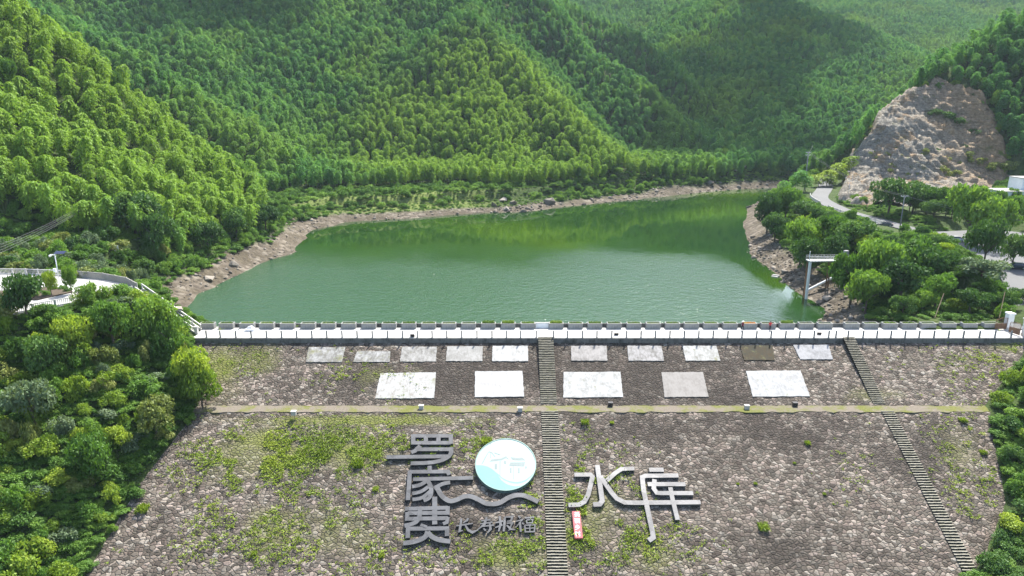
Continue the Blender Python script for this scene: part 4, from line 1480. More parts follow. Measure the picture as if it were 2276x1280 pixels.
for k, (px, py, w, Y) in enumerate([(1772, 376, 34, 285), (1795, 384, 34, 286), (1748, 392, 32, 278), (1822, 388, 36, 300), (1842, 370, 38, 304), (1862, 360, 38, 308), (1884, 346, 40, 314), (1850, 388, 34, 300), (1880, 375, 34, 308)]):
    tree_at("bamboo", px, py, w, Y, M_LEAF_Y if k > 2 else None, "bright yellow green bamboo beside the road bend left of the cliff foot", "bamboo", "bamboo by the road bend")

DARK_TREES = [[c_ for c_ in o_.children if c_.name.startswith('crown')] for o_ in BANK_TREES[:1] + BANK_TREES[3:4]]
far_i = np.where(~near_mask)[0]
mixed = brng.random(n) < 0.05 + 0.10 * (vnoise(bx / 26, by / 26) > 0.72)
bvar = np.where(mixed, 5 + brng.integers(0, 2, n), bvar)
forest = instancer("bamboo_forest", np.stack([bx, by, bz - 0.2], -1)[far_i], np.concatenate([btilt, brot[:, None]], 1)[far_i],
                   np.stack([np.where(mixed, 2.6, 1.0) * bsc, np.where(mixed, 2.6, 1.0) * bsc, np.where(mixed, 8.5, 1.0) * bsc * brng.uniform(.9, 1.15, n)], -1)[far_i], bvar[far_i], [BAMBOO_SRC[k] for k in range(5)] + [DARK_TREES[0], DARK_TREES[1]])
tag(forest, "dense green bamboo forest covering the mountains round the lake", "forest")

# left terrace and slope
for px, py, w, Y, mat, lab in [
    (105, 600, 34, 118, M_LEAF_Y, "slim young tree standing on the white terrace, left one"),
    (148, 588, 36, 119, M_LEAF_M, "slim darker young tree standing on the white terrace, right one"),
    (182, 632, 44, 118, M_LEAF_M, "low bushy tree in the terrace planting bed"),
    (40, 606, 100, 106, M_LEAF_D, "large dark tree in front of the white terrace at the left edge"),
    (238, 668, 96, 108, M_LEAF_M, "broad green tree in front of the terrace, left of the big one by the stairs"),
    (318, 652, 112, 112, M_LEAF_M, "big spreading tree just left of the terrace stairs"),
    (362, 700, 84, 111, M_LEAF_M, "bushy green tree below the terrace stairs"),
    (152, 700, 92, 104, M_LEAF_Y, "yellow green tree below the front railing of the terrace"),
    (92, 742, 110, 100, M_LEAF_D, "dark tree low on the left edge below the terrace"),
    (420, 772, 100, 106, M_LEAF_Y, "bright bushy tree overhanging the upper left corner of the stone face"),
    (440, 820, 90, 104, M_LEAF_Y, "bright green overhanging bush tree beside the left end of the berm"),
    (338, 885, 112, 97, M_LEAF_O, "olive toned spreading tree beside the lower stone face"),
    (60, 840, 120, 92, M_LEAF_G, "grey green tree at the left edge of the thicket"),
    (190, 965, 108, 88, M_LEAF_M, "green tree deep in the thicket above the lower left corner"),
    (288, 428, 120, 182, M_LEAF_D, "large dark conifer like tree at the foot of the bamboo slope"),
    (335, 470, 90, 178, M_LEAF_D, "dark tree above the stony left shore"),
    (520, 462, 70, 214, M_LEAF_D, "dark tree at the end of the near hill above the stony shore"),
    (585, 452, 70, 232, M_LEAF_D, "dark bushy tree by the stony shore, nearest the bay"),
    (455, 492, 80, 196, M_LEAF_D, "dark tree halfway along the left shore")]:
    tree_at("broadleaf_tree", px, py, w, Y, mat, lab, "tree", "trees on the left bank")

# ---- scattered shrubs and trees, each its own
srng = np.random.default_rng(77)
SHRUB_SRC = {}
PEND = []
def scatter(kind, x0, x1, y0, y1, s, keep, rad, hgt, mats, label, cat, group, cap=400, rng=srng):
    x, y = jitter_grid(x0, x1, y0, y1, s, rng)
    z, sd, rd = fields(x, y)
    k = keep(x, y, z, sd, rd)
    x, y, z = x[k], y[k], z[k]
    v = visible(x, y, z, 1.5, 3.0, 40)
    x, y, z = x[v][:cap], y[v][:cap], z[v][:cap]
    dd = np.hypot(x - CAM[0], y - CAM[1])
    for i in range(len(x)):
        r, h = rng.uniform(*rad), rng.uniform(*hgt)
        m_ = mats[int(rng.integers(0, len(mats)))]
        PEND.append((-(r + h) / dd[i], kind, int(rng.integers(0, 20)), float(x[i]), float(y[i]), float(z[i]) - 0.25, r, h, float(rng.uniform(0, 6.28)), label, cat, group, m_))
    print(group, len(x))

off_plat = lambda x, y: poly_sd(x, y, PLAT) > 0.8
scatter("shrub", -96, -52, -44, 8, 3.0, lambda x, y, z, sd, rd: (x < groin_l(y) - 1.6) & off_plat(x, y) & ~((np.abs(y - 3) < 2.2) & (x > -70)) & (sd > 2),
        (1.3, 3.0), (1.5, 4.6), [M_LEAF_Y, M_LEAF_Y, M_LEAF_Y, M_LEAF_M, M_LEAF_M, M_LEAF_M, M_LEAF_O, M_LEAF_G], "leafy green shrub in the thicket between the terrace and the dam face", "shrub", "shrubs beside the dam face below the terrace")
scatter("shrub", -92, -81, -3, 5, 2.6, lambda x, y, z, sd, rd: poly_sd(x, y, [(-80, 2), (-85, 5), (-91, 5.5), (-94, 2), (-90, -4), (-83, -3)]) < 0.3, (0.9, 1.5), (0.9, 1.9), [M_LEAF_Y, M_LEAF_M, M_LEAF_Y],
        "low garden shrub in the planting bed on the white terrace", "shrub", "shrubs in the terrace planting bed")
scatter("shrub", -60, -48, -48, -1, 2.1, lambda x, y, z, sd, rd: (x < groin_l(y) + 0.4) & (x > groin_l(y) - 3.0), (0.8, 1.9), (0.7, 2.2), [M_LEAF_Y, M_LEAF_M, M_LEAF_Y, M_LEAF_O],
        "low bright shrub straggling over the left edge of the stone face", "shrub", "shrubs along the left edge of the stone face")
scatter("shrub", 92, 140, 7, 34, 3.4, lambda x, y, z, sd, rd: (rd > 4.6) & (poly_sd(x, y, PARK) > 1.5) & (x > 95), (1.4, 2.6), (1.8, 3.8), [M_LEAF_M, M_LEAF_D, M_LEAF_M],
        "green shrub growing behind the gate pillars", "shrub", "shrubs behind the gate")
scatter("shrub", 56, 104, -48, -1, 3.2, lambda x, y, z, sd, rd: (x > groin_r(y) + 1.4), (1.5, 2.6), (1.8, 3.6), [M_LEAF_M, M_LEAF_D, M_LEAF_D, M_LEAF_Y],
        "green shrub in the thicket below the gate beside the dam face", "shrub", "shrubs beside the dam face below the gate")
scatter("shrub", -128, -62, 14, 62, 4.0, lambda x, y, z, sd, rd: off_plat(x, y) & (sd > 7) & ~((x < -100) & (y < 19)),
        (1.8, 3.4), (2.0, 4.6), [M_LEAF_G, M_LEAF_G, M_LEAF_M, M_LEAF_D, M_LEAF_O], "leafy shrub on the slope between the terrace and the bamboo", "shrub", "shrubs on the slope behind the terrace")
scatter("shrub", -110, -80, 60, 160, 4.2, lambda x, y, z, sd, rd: (sd > 8) & (sd < 19), (1.8, 3.0), (1.8, 4.0), [M_LEAF_D, M_LEAF_D, M_LEAF_M],
        "dark shrub along the stony left shore below the bamboo", "shrub", "shrubs along the left shore")
scatter("shrub", -125, 30, 140, 245, 4.4, lambda x, y, z, sd, rd: (sd > 13 + 5 * fbm(x, y, 20, 2)) & (sd < 46) & (np.random.default_rng(5).random(len(x)) < np.where(sd < 24, .55, .75)),
        (1.6, 3.4), (1.4, 3.4), [M_LEAF_O, M_LEAF_Y, M_LEAF_M, M_LEAF_O], "rounded yellowish shrub on the grassy flat across the bay", "shrub", "shrubs on the grassy flat across the bay")
scatter("shrub", 20, 180, 195, 330, 4.6, lambda x, y, z, sd, rd: (sd > 8) & (sd < 24) & (y > 205), (1.8, 3.4), (1.8, 4.5), [M_LEAF_M, M_LEAF_D, M_LEAF_O, M_LEAF_Y],
        "green shrub along the far shore below the bamboo slopes", "shrub", "shrubs along the far shore")
scatter("shrub", 74, 132, 20, 150, 4.0, lambda x, y, z, sd, rd: (sd > 8.5) & (rd > 7.5) & (x < 121), (1.4, 2.6), (1.4, 3.0), [M_LEAF_M, M_LEAF_D, M_LEAF_D, M_LEAF_Y],
        "green shrub under the trees between the lake and the road", "shrub", "undershrubs on the right bank")
scatter("broadleaf_tree", 76, 116, 28, 150, 6.5, lambda x, y, z, sd, rd: (sd > 10) & (rd > 13) & (y < 112), (2.0, 3.0), (3.2, 5.0), [M_LEAF_M, M_LEAF_D, M_LEAF_D, M_LEAF_Y],
        "leafy tree on the wooded bank between the lake and the road", "tree", "small trees on the wooded bank")
scatter("broadleaf_tree", 132, 240, 20, 175, 7.0, lambda x, y, z, sd, rd: (rd > 8) & (poly_sd(x, y, PARK) > 3) & ~in_cliff(x, y, z + 2, 6) & (z < 22), (2.4, 3.6), (5, 8), [M_LEAF_M, M_LEAF_D],
        "broadleaf tree beyond the car park below the bamboo hill", "tree", "trees beyond the car park")
# low growth on the cliff
for px, py, w in [(2075, 256, 36), (2100, 264, 44), (2130, 276, 40), (2165, 300, 34), (2185, 318, 30), (2000, 334, 24), (1955, 355, 28), (1985, 372, 26), (2030, 355, 20), (2055, 345, 20),
                  (2090, 385, 40), (2120, 392, 36), (2150, 352, 40), (2180, 365, 40), (2210, 380, 44), (2240, 376, 44), (2020, 392, 26), (2052, 402, 24), (1938, 345, 24), (2070, 330, 26), (2140, 330, 26)] + [(float(VR.uniform(1960, 2225)), float(VR.uniform(335, 425)), float(VR.uniform(12, 30))) for _ in range(26)]:
    p = hit(px, py, 230, 480, 0.8)
    r = w / 2 * project(*p)[2] / FPX
    PEND.append((-9, "shrub", int(VR.integers(0, 20)), p.x, p.y, p.z - 0.3, r, r * 0.9, float(VR.uniform(0, 6.28)), "low shrub rooted in the ledges of the bare rock cliff", "shrub", "shrubs on the rock cliff", M_LEAF_O if py > 340 else M_LEAF_D))

def screens_road(q):
    if "bank" not in q[11]:
        return False
    px, py, _ = project(q[3], q[4], q[5] + q[7])
    if 2205 < px < 2300 and py < 618 and q[4] < 40:
        return True
    return (1795 < px < 1890 or 1925 < px < 2012) and py < np.interp(px, [1790, 1860, 1960, 2030], [446, 468, 516, 524]) and q[4] < 112
PEND = [q for q in PEND if not screens_road(q)]
for (ax_, ay_), (bx_, by_) in zip(CLIFF_PX, CLIFF_PX[1:] + CLIFF_PX[:1]):
    if max(ay_, by_) > 425: continue
    L_ = math.hypot(bx_ - ax_, by_ - ay_)
    for k in range(int(L_ / 11)):
        f = (k + srng.uniform(0, 1)) / (L_ / 11)
        p = hit(ax_ + (bx_ - ax_) * f + srng.normal(0, 7), ay_ + (by_ - ay_) * f + srng.normal(0, 6), 230, 480, 0.5)
        if not (118 < p.y < 240): continue
        r = srng.uniform(1.2, 2.6)
        PEND.append((-8, "shrub", int(srng.integers(0, 20)), p.x, p.y, p.z - 0.3, r, r * srng.uniform(.9, 1.5), float(srng.uniform(0, 6.28)), "shrub fringing the rim of the bare rock cliff", "shrub", "shrubs round the rim of the cliff", [M_LEAF_D, M_LEAF_M, M_LEAF_Y, M_LEAF_O][int(srng.integers(0, 4))]))
PEND.sort(key=lambda q: q[0])
got, rest = 0, []
for q in PEND:
    k = (q[1], q[12].name)
    if q[1] != "shrub" or got < 280 or k not in SHRUB_SRC:
        t = plant(*q[1:])
        SHRUB_SRC.setdefault(k, t.children[0])
        got += q[1] == "shrub"
    else:
        rest.append(q)
kinds = sorted({q[12].name for q in rest})
o = instancer("shrubbery", [(q[3], q[4], q[5]) for q in rest], [(0, 0, q[8]) for q in rest], [(q[6], q[6], q[7]) for q in rest],
              [kinds.index(q[12].name) for q in rest], [[SHRUB_SRC[("shrub", k)]] for k in kinds])
tag(o, "mixed green shrubbery along the lake banks and far shore", "shrubbery")
print("shrubs", got, len(rest))

# undergrowth: low leaf cover nobody could count
def cover(name, label, regions, srcs, seed, scale):
    rng = np.random.default_rng(seed)
    P = []
    for x0, x1, y0, y1, s, keep in regions:
        x, y = jitter_grid(x0, x1, y0, y1, s, rng)
        z, sd, rd = fields(x, y)
        k = keep(x, y, z, sd, rd)
        x, y, z = x[k], y[k], z[k]
        v = visible(x, y, z, 0.6, 2.5, 500)
        P.append(np.stack([x[v], y[v], z[v] - 0.15], -1))
    P = np.concatenate(P)
    n = len(P)
    s = rng.uniform(*scale, n)
    o = instancer(name, P, np.stack([0 * s, 0 * s, ang(n, rng)], -1), np.stack([s, s, s * rng.uniform(.5, .9, n)], -1), rng.integers(0, len(srcs), n), srcs)
    tag(o, label, "undergrowth")
    print(name, n)
S = lambda m: [SHRUB_SRC[("shrub", m.name)]]
cover("undergrowth", "low mixed green undergrowth covering the banks and slopes", [
    (-100, -50, -50, 10, 1.15, lambda x, y, z, sd, rd: (x < groin_l(y) - 0.7) & off_plat(x, y) & ~((np.abs(y - 3) < 1.9) & (x > -70)) & (sd > 1.5)),
    (54, 106, -50, -0.5, 1.6, lambda x, y, z, sd, rd: x > groin_r(y) + 0.6),
    (100, 200, -50, 60, 3.2, lambda x, y, z, sd, rd: (x > groin_r(y) + 0.6) & (rd > 4.6) & (poly_sd(x, y, PARK) > 0.8)),
    (-140, -60, 10, 75, 2.2, lambda x, y, z, sd, rd: off_plat(x, y) & (sd > 6)),
    (-112, -78, 70, 170, 2.6, lambda x, y, z, sd, rd: (sd > 7) & (sd < 22)),
    (70, 134, 10, 155, 2.0, lambda x, y, z, sd, rd: (sd > 8) & (rd > 5.5) & (poly_sd(x, y, PARK) > 0.5) & ~((x > 106) & (x < 125) & (y > 72) & (y < 99))),
    (20, 190, 195, 340, 2.6, lambda x, y, z, sd, rd: (sd > 7) & (sd < 24) & (y > 205)),
], [S(M_LEAF_M), S(M_LEAF_Y), S(M_LEAF_M)], 91, (0.9, 1.9))
cover("meadow_grass", "pale yellowish grass and low herbs on the flat across the bay", [
    (-130, 40, 138, 245, 1.9, lambda x, y, z, sd, rd: (sd > 7) & (sd < 60)),
], [S(M_LEAF_O), S(M_LEAF_Y)], 92, (0.5, 1.2))
# ------------------------------------------------------------------ the bare rock cliff
def make_cliff():
    xs, ys = np.arange(112, 238, 0.55), np.arange(124, 222, 0.55)
    X, Y = np.meshgrid(xs, ys)
    Z = height(X, Y)
    px, py, _ = project(X, Y, Z)
    sd = poly_sd(px.ravel(), py.ravel(), CLIFF_PX).reshape(X.shape)
    rd, _ = seg_dist(X, Y, ROAD)
    m = sstep(14, -6, sd + fbm(X, Y, 8, 3) * 12) * sstep(4.6, 6.5, rd)
    q = X * 0.55 + Z * 0.8                                  # tilted beds
    bed = q / 3.1 + fbm(X, Y, 11, 3) * 1.5
    fr = bed - np.floor(bed)
    ledge = np.where(fr < 0.75, fr / 0.75, (1 - fr) / 0.25) * 1.5
    rid = (1 - np.abs(fbm(X, Y, 13, 4)) * 2.2) * 1.9 + (1 - np.abs(fbm(X + 90, Y + 30, 4.2, 3)) * 2) * 0.9
    D = 0.2 + ledge * (0.7 + 0.9 * vnoise(X / 17, Y / 17)) + rid * 1.15
    D = D + (1 - np.abs(fbm(X * 1.0, Y * 1.6, 2.2, 2)) * 2) * 0.55 + fbm(X, Y, 1.3, 2) * 0.35
    Zc = Z + m * D - (1 - m) * 2.5
    Yc = Y - m * (fbm(X + 50, Z * 1.5, 7, 3) * 1.6)
    V = np.stack([X, Yc, Zc], -1).reshape(-1, 3)
    ny, nx = X.shape
    i = np.arange(ny - 1)[:, None] * nx + np.arange(nx - 1)[None, :]
    F = np.stack([i, i + 1, i + nx + 1, i + nx], -1).reshape(-1, 4)
    keep = (m.ravel()[F] > 0.02).any(1)
    used = np.unique(F[keep])
    remap = -np.ones(len(V), int)
    remap[used] = np.arange(len(used))
    return mesh_np("rock_cliff", V[used], remap[F[keep]])

def mat_cliff():
    t = NT("bare_rock")
    p = t.pos()
    a = t.noise(p, 0.09, 6, 0.7)
    b = t.noise(p, 0.8, 6, 0.75)
    rot = t.n("Mapping")
    t.l(p, rot.inputs[0])
    rot.inputs["Rotation"].default_value = (0.5, 0.6, 0.3)
    rot.inputs["Scale"].default_value = (0.25, 0.35, 1.7)
    beds = t.noise(rot.outputs[0], 0.55, 6, 0.7, 0.6)
    cr = t.voro(t.mapping(rot.outputs[0], (1.6, 1.2, 0.5)), 0.45, 'DISTANCE_TO_EDGE')
    grey = t.ramp(b, [(0.3, (0.105, 0.096, 0.082)), (0.55, (0.245, 0.225, 0.188)), (0.75, (0.44, 0.41, 0.35))])
    tan = t.ramp(b, [(0.3, (0.145, 0.100, 0.060)), (0.6, (0.285, 0.205, 0.125)), (0.8, (0.43, 0.335, 0.22))])
    xyz = t.sep(p)
    right = t.rng(t.math('ADD', xyz[0], t.math('MULTIPLY', a, 40.0)), 196, 232)
    c = t.mix(t.math('MAXIMUM', t.rng(a, 0.50, 0.60), right), grey, tan)
    g = t.noise(t.mapping(p, loc=(5, 50, 0)), 0.16, 5, 0.75)
    c = t.mix(t.rng(g, 0.58, 0.68, 0, 0.7), c, (0.085, 0.10, 0.03))
    c = t.mix(t.rng(beds, 0.44, 0.36, 0, 0.6), c, (0.07, 0.06, 0.05))
    c = t.mix(t.rng(cr, 0.0, 0.03, 0.45, 0.0), c, (0.035, 0.033, 0.03))
    h = t.math('ADD', t.math('MULTIPLY', b, 0.6), t.math('MULTIPLY', beds, 1.4))
    return t.principled(c, 0.95, 0, t.bump(h, 1.0, 0.9), 0.1)

cliff = link_mesh("rock_cliff", make_cliff(), mat_cliff())
tag(cliff, "bare grey and tan rock cliff rising behind the road bend", kind='structure')

# ------------------------------------------------------------------ loose rocks on the shores
def rock_mesh(seed, n=16, flat=0.7):
    rng = np.random.default_rng(seed)
    v = unit(rng.normal(0, 1, (n, 3))) * rng.uniform(.75, 1.1, (n, 1)) * np.array([1, rng.uniform(.65, 1), flat])
    bm = bmesh.new()
    for q in v: bm.verts.new(q)
    bmesh.ops.convex_hull(bm, input=bm.verts)
    bmesh.ops.delete(bm, geom=[q for q in bm.verts if not q.link_faces], context='VERTS')
    me = bpy.data.meshes.new("rock")
    bm.to_mesh(me)
    bm.free()
    return me

def mat_rock(name, k=1.0):
    t = NT(name)
    p = t.pos()
    b = t.noise(p, 1.4, 6, 0.7)
    isl = t.n("NewGeometry").outputs["Random Per Island"]
    c = t.ramp(t.math('ADD', t.math('MULTIPLY', b, 0.5), t.math('MULTIPLY', isl, 0.5)), [(0.25, tuple(k * v for v in (0.070, 0.060, 0.048))), (0.5, tuple(k * v for v in (0.135, 0.117, 0.096))), (0.8, tuple(k * v for v in (0.24, 0.217, 0.185)))])
    return t.principled(c, 0.95, 0, t.bump(b, 0.7, 0.2), 0.1)

M_ROCK = mat_rock("shore_rock")
M_ROCK_L = mat_rock("pale_boulder", 1.3)
ROCKS = [rock_mesh(500 + k, 14 + k, .6 + .05 * (k % 4)) for k in range(7)]
rarr = []
for me_ in ROCKS:
    bm = bmesh.new(); bm.from_mesh(me_); bmesh.ops.triangulate(bm, faces=bm.faces)
    bm.verts.ensure_lookup_table()
    rarr.append((np.array([v.co[:] for v in bm.verts]), np.array([[v.index for v in f.verts] for f in bm.faces])))
    bm.free()
kr = np.random.default_rng(63)
VV, FF, off = [], [], 0
def strew(x0, x1, y0, y1, s, lo, hi, rad, prob):
    global off
    x, y = jitter_grid(x0, x1, y0, y1, s, kr)
    z, sd, rd = fields(x, y)
    k = (sd > lo) & (sd < hi) & (kr.random(len(x)) < prob * (0.5 + 1.0 * vnoise(x / 11, y / 11)))
    x, y, z = x[k], y[k], z[k]
    v = visible(x, y, z, 0.5, 2.0, 30)
    for a, b, c_ in zip(x[v], y[v], z[v]):
        P, T = rarr[kr.integers(0, 7)]
        r = rad * kr.lognormal(0, .5)
        R = np.array(Matrix.Rotation(kr.uniform(0, 6.28), 3, 'Z') @ Matrix.Rotation(kr.normal(0, .35), 3, 'X'))
        VV.append(P @ R.T * r + np.array([a, b, c_ + r * 0.1]))
        FF.append(T + off)
        off += len(P)
strew(66, 100, 10, 125, 1.2, -1.0, 9, .36, .75)
strew(-100, -66, 14, 150, 1.5, -0.6, 9, .36, .45)
strew(-85, 0, 140, 200, 1.8, -0.5, 7, .40, .35)
strew(-10, 60, 150, 215, 1.5, -0.8, 8, .52, .5)
strew(40, 190, 195, 300, 2.0, -0.6, 8, .55, .6)
stones = link_mesh("shore_stones", mesh_np("shore_stones", np.concatenate(VV), np.concatenate(FF)), M_ROCK)
tag(stones, "loose grey and brown stones strewn along the exposed lake shore", "stones", kind='stuff')
print("stones", len(VV))
for k, (px, py, w, lab) in enumerate([
    (1836, 664, 26, "large pale boulder on the beach right of the metal deck's white pipe"), (1822, 674, 20, "pale angular boulder at the waterline below the largest one"),
    (1742, 602, 12, "rounded boulder on the rocky bank above the white concrete steps"), (1890, 706, 14, "upright pointed boulder on the brown beach behind the planters"),
    (1845, 712, 20, "flat pale boulder beside the planter gap on the lake side"), (1862, 714, 16, "grey boulder leaning on its neighbour by the planter gap"),
    (1222, 452, 34, "dark split boulder at the waterline of the far shore"), (1118, 446, 22, "slab like boulder highest in the far shore rock pile"),
    (1140, 452, 20, "pale slab boulder right in the far shore rock pile"), (1100, 456, 20, "tilted boulder at the left of the far shore rock pile"),
    (1126, 466, 18, "flat boulder at the water in the far shore rock pile"), (1578, 408, 22, "pale boulder pile top stone on the distant shore by the white path"),
    (395, 690, 26, "rounded pinkish rock beside the terrace stairs"), (520, 590, 26, "dark jagged rock at the stony left shore waterline"), (465, 622, 30, "dark ledge rock at the left shore nearest the dam")]):
    p = hit(px, py, 110, 480, 0.2)
    d = project(*p)[2]
    r = w / 2 * d / FPX
    o = link_mesh("boulder", ROCKS[k % 7], None)
    if not ROCKS[k % 7].materials: ROCKS[k % 7].materials.append(M_ROCK_L)
    o.location = (p.x, p.y, p.z + r * 0.15)
    o.scale = (r, r, r * 0.95)
    o.rotation_euler = (kr.normal(0, .2), kr.normal(0, .2), kr.uniform(0, 6))
    if k in (6, 13, 14):
        own_material(o, M_ROCK)
    tag(o, lab, "boulder")

# ------------------------------------------------------------------ road, car park, terrace paving
def ribbon(name, pts, w, lift, mat, step=2.0):
    P = [Vector(p) for p in pts]
    dense = []
    for i in range(len(P) - 1):
        a = P[max(i - 1, 0)]; b = P[i]; c_ = P[i + 1]; e = P[min(i + 2, len(P) - 1)]
        n = max(2, int((c_ - b).length / step))
        for j in range(n):
            t = j / n
            dense.append(0.5 * ((2 * b) + (-a + c_) * t + (2 * a - 5 * b + 4 * c_ - e) * t * t + (-a + 3 * b - 3 * c_ + e) * t ** 3))
    dense.append(P[-1])
    vs, fs = [], []
    for i, p in enumerate(dense):
        t = (dense[min(i + 1, len(dense) - 1)] - dense[max(i - 1, 0)])
        t.z = 0
        t.normalize()
        s = Vector((t.y, -t.x, 0))
        for q in (-1, 1):
            vs.append(p + s * q * w / 2 + Vector((0, 0, lift)))
        for q in (-1, 1):
            vs.append(p + s * q * (w / 2 + 0.02) + Vector((0, 0, lift - 0.5)))
    for i in range(len(dense) - 1):
        a, b = i * 4, i * 4 + 4
        fs += [[a, a + 1, b + 1, b], [a + 2, a, b, b + 2], [a + 1, a + 3, b + 3, b + 1]]
    m = MB()
    m.add(vs, fs)
    return m.build(name, mat), dense

road, ROAD_D = ribbon("road", ROAD, 6.2, 0.16, M_ASPHALT)
tag(road, kind='structure')
m = MB()
m.add([(x, y, 2.12 + 0.03 * (y - 40)) for x, y in PARK], [list(range(len(PARK)))])
tag(m.build("car_park_pavement", M_ASPHALT), kind='structure')
m = MB()
m.prism(PLAT, PLAT_Z - 0.5, PLAT_Z)
tag(m.build("terrace_pavement", M_PAVE), kind='structure')
pth = [hit(px, py, 300, 520) for px, py in [(1634, 382), (1646, 376), (1656, 366), (1664, 362)]]
tag(ribbon("path", [p + Vector((0, 0, 0.2)) for p in pth], 3.0, 0.5, M_PAVE)[0], kind='structure')
bed = MB()
bed.prism([(-80, 2), (-85, 5), (-91, 5.5), (-94, 2), (-90, -4), (-83, -3)], PLAT_Z - 0.1, PLAT_Z + 0.18)
tag(bed.build("planting_bed_soil", M_SOIL), kind='structure')

# terrace railing: panels of white balusters on a low wall
def railing(name, pts, label, mat, h=1.1, solid=False):
    t = thing(name, label, "railing", pts[0])
    o = Vector(pts[0])
    P = [Vector(p) - o for p in pts]
    rail, bal, post = MB(), MB(), MB()
    for a, b in zip(P[:-1], P[1:]):
        L = (b - a).length
        rail.bar(a + Vector((0, 0, h)), b + Vector((0, 0, h)), .12, .12)
        rail.bar(a + Vector((0, 0, .14)), b + Vector((0, 0, .14)), .16, .18)
        n = max(2, int(L / (0.28 if not solid else 0.2)))
        for k in range(1, n):
            q = a.lerp(b, k / n)
            bal.bar(q + Vector((0, 0, .2)), q + Vector((0, 0, h - .05)), .07 if not solid else .13)
        n = max(1, int(round(L / 3.0)))
        for k in range(n):
            post.box(a.lerp(b, k / n) + Vector((0, 0, h / 2 + .06)), (.2, .2, h + .12))
    post.box(P[-1] + Vector((0, 0, h / 2 + .06)), (.2, .2, h + .12))
    rail.build("rail", mat, t)
    bal.build("balusters", mat, t)
    post.build("post", mat, t)
    return t

M_RAILW = mat_concrete("white_railing_stone", (0.50, 0.49, 0.46), (0.30, 0.29, 0.26), 0.6, 0.6)
M_RAILG = mat_concrete("grey_railing_stone", (0.30, 0.29, 0.26), (0.18, 0.17, 0.15), 0.6, 0.6)
Zp = PLAT_Z
railing("terrace_railing", [(x, y, Zp) for x, y in [(-69.3, 3.9), (-73.5, 8.1), (-80, 11.6), (-87, 13.6)]], "grey stone balustrade along the lake side of the white terrace", M_RAILG, 1.25, True)
railing("terrace_railing", [(x, y, Zp) for x, y in [(-90, 14.6), (-98, 15.8), (-112, 16.4)]], "white balustrade at the far corner of the terrace by the lamp", M_RAILW)
railing("terrace_railing", [(x, y, Zp) for x, y in [(-69.2, 2.0), (-75.1, -4.6), (-82, -11.5), (-104, -12.4)]], "white balustrade along the front of the terrace above the shrubs", M_RAILW)

# stairs from the crest up to the terrace
st = thing("terrace_stairs", "white stairs with stone handrails climbing from the dam crest to the terrace", "stairs", (-59.0, 3.2, 0))
n, X1, H1 = 42, -9.6, PLAT_Z
m = MB()
for k in range(n):
    m.box((X1 * (k + .5) / n, 0, H1 * (k + 1) / n - 0.35), (abs(X1) / n, 2.0, 0.7))
m.build("steps", M_PAVE, st)
for s in (-1, 1):
    m = MB()
    m.bar((0.4, s * 1.15, 0.95), (X1, s * 1.15, H1 + 0.95), .2, .22)
    m.bar((0.4, s * 1.15, 0.1), (X1, s * 1.15, H1 + 0.1), .2, .3)
    m.build("handrail", M_RAILW, st)
    m = MB()
    for k in range(8):
        f = k / 7
        m.box((0.3 + (X1 - .3) * f, s * 1.15, H1 * f + 0.5), (.18, .18, 1.1))
    m.build("rail_post", M_RAILW, st)
t = thing("end_pillar", "short white pillar at the foot of the terrace stairs on the crest", "pillar", (-58.4, 2.0, 0))
MB().box((0, 0, .7), (.55, .55, 1.4)).build("shaft", M_RAILW, t)
MB().box((0, 0, 1.45), (.7, .7, .12)).build("cap", M_RAILW, t)

# ------------------------------------------------------------------ lamp, sign, poles and cables
lp = thing("camera_mast", "white mast with lamp, control box and dark solar panel on the terrace", "mast", (-95.0, 13.6, Zp))
lp.location = at_Y(129, 608, 131) ; lp.location.z = Zp
MB().tube([(0, 0, 0), (0, 0, 5.0)], .09, 10).build("pole", M_WHITE, lp, True)
MB().box((-.45, -.1, 1.5), (.5, .35, .8)).build("control_box", M_WHITE, lp)
m = MB(); m.bar((0, 0, 4.6), (-.9, 0, 4.7), .1); m.lathe([(.05, -.2), (.22, -.1), (.26, .1), (.1, .25)], 12, (-.95, 0, 4.4)); m.build("lamp_head", M_WHITE, lp)
m = MB(); m.box((1.1, 0, 5.1), (2.0, 1.0, .06), 0, Matrix.Rotation(.35, 3, 'X')); m.bar((0, 0, 4.8), (1.0, 0, 5.06), .08); m.build("solar_panel", mat_simple("solar_glass", (.02, .025, .06), .25, 0, .1, 2), lp)
p = hit(261, 573, 110, 300)
sg = thing("notice_board", "small blank white notice board on posts by the left shore shrubs", "sign", (p.x, p.y, p.z))
MB().box((0, 0, 2.3), (1.2, .06, 1.5)).build("board", M_WHITE, sg)
for s in (-1, 1):
    MB().box((s * .5, .06, .9), (.08, .08, 2.6)).build("leg", M_GALV, sg)

def utility_pole(name, label, base, top_z, arms=2, mat=None, r=.16):
    t = thing(name, label, "utility pole", base)
    h = top_z - base[2]
    MB().tube([(0, 0, -1), (0, 0, h)], [r * 1.25, r * .75], 10).build("pole", mat or M_POST, t, True)
    tips = []
    for k in range(arms):
        z = h - .35 - k * 1.1
        a = MB()
        a.bar((-1.1, 0, z), (1.1, 0, z), .1)
        a.bar((-.6, 0, z - .02), (0, 0, z - .7), .05); a.bar((.6, 0, z - .02), (0, 0, z - .7), .05)
        o = a.build("crossarm", M_GALV, t)
        for x in (-1.0, -.45, .45, 1.0):
            MB().lathe([(.05, 0), (.09, .06), (.05, .12), (.09, .18), (.03, .26)], 8, (x, 0, z + .05)).build("insulator", M_WHITE, o)
            if k == 0: tips.append(Vector((x, 0, z + .3)) + Vector(base))
    return tips

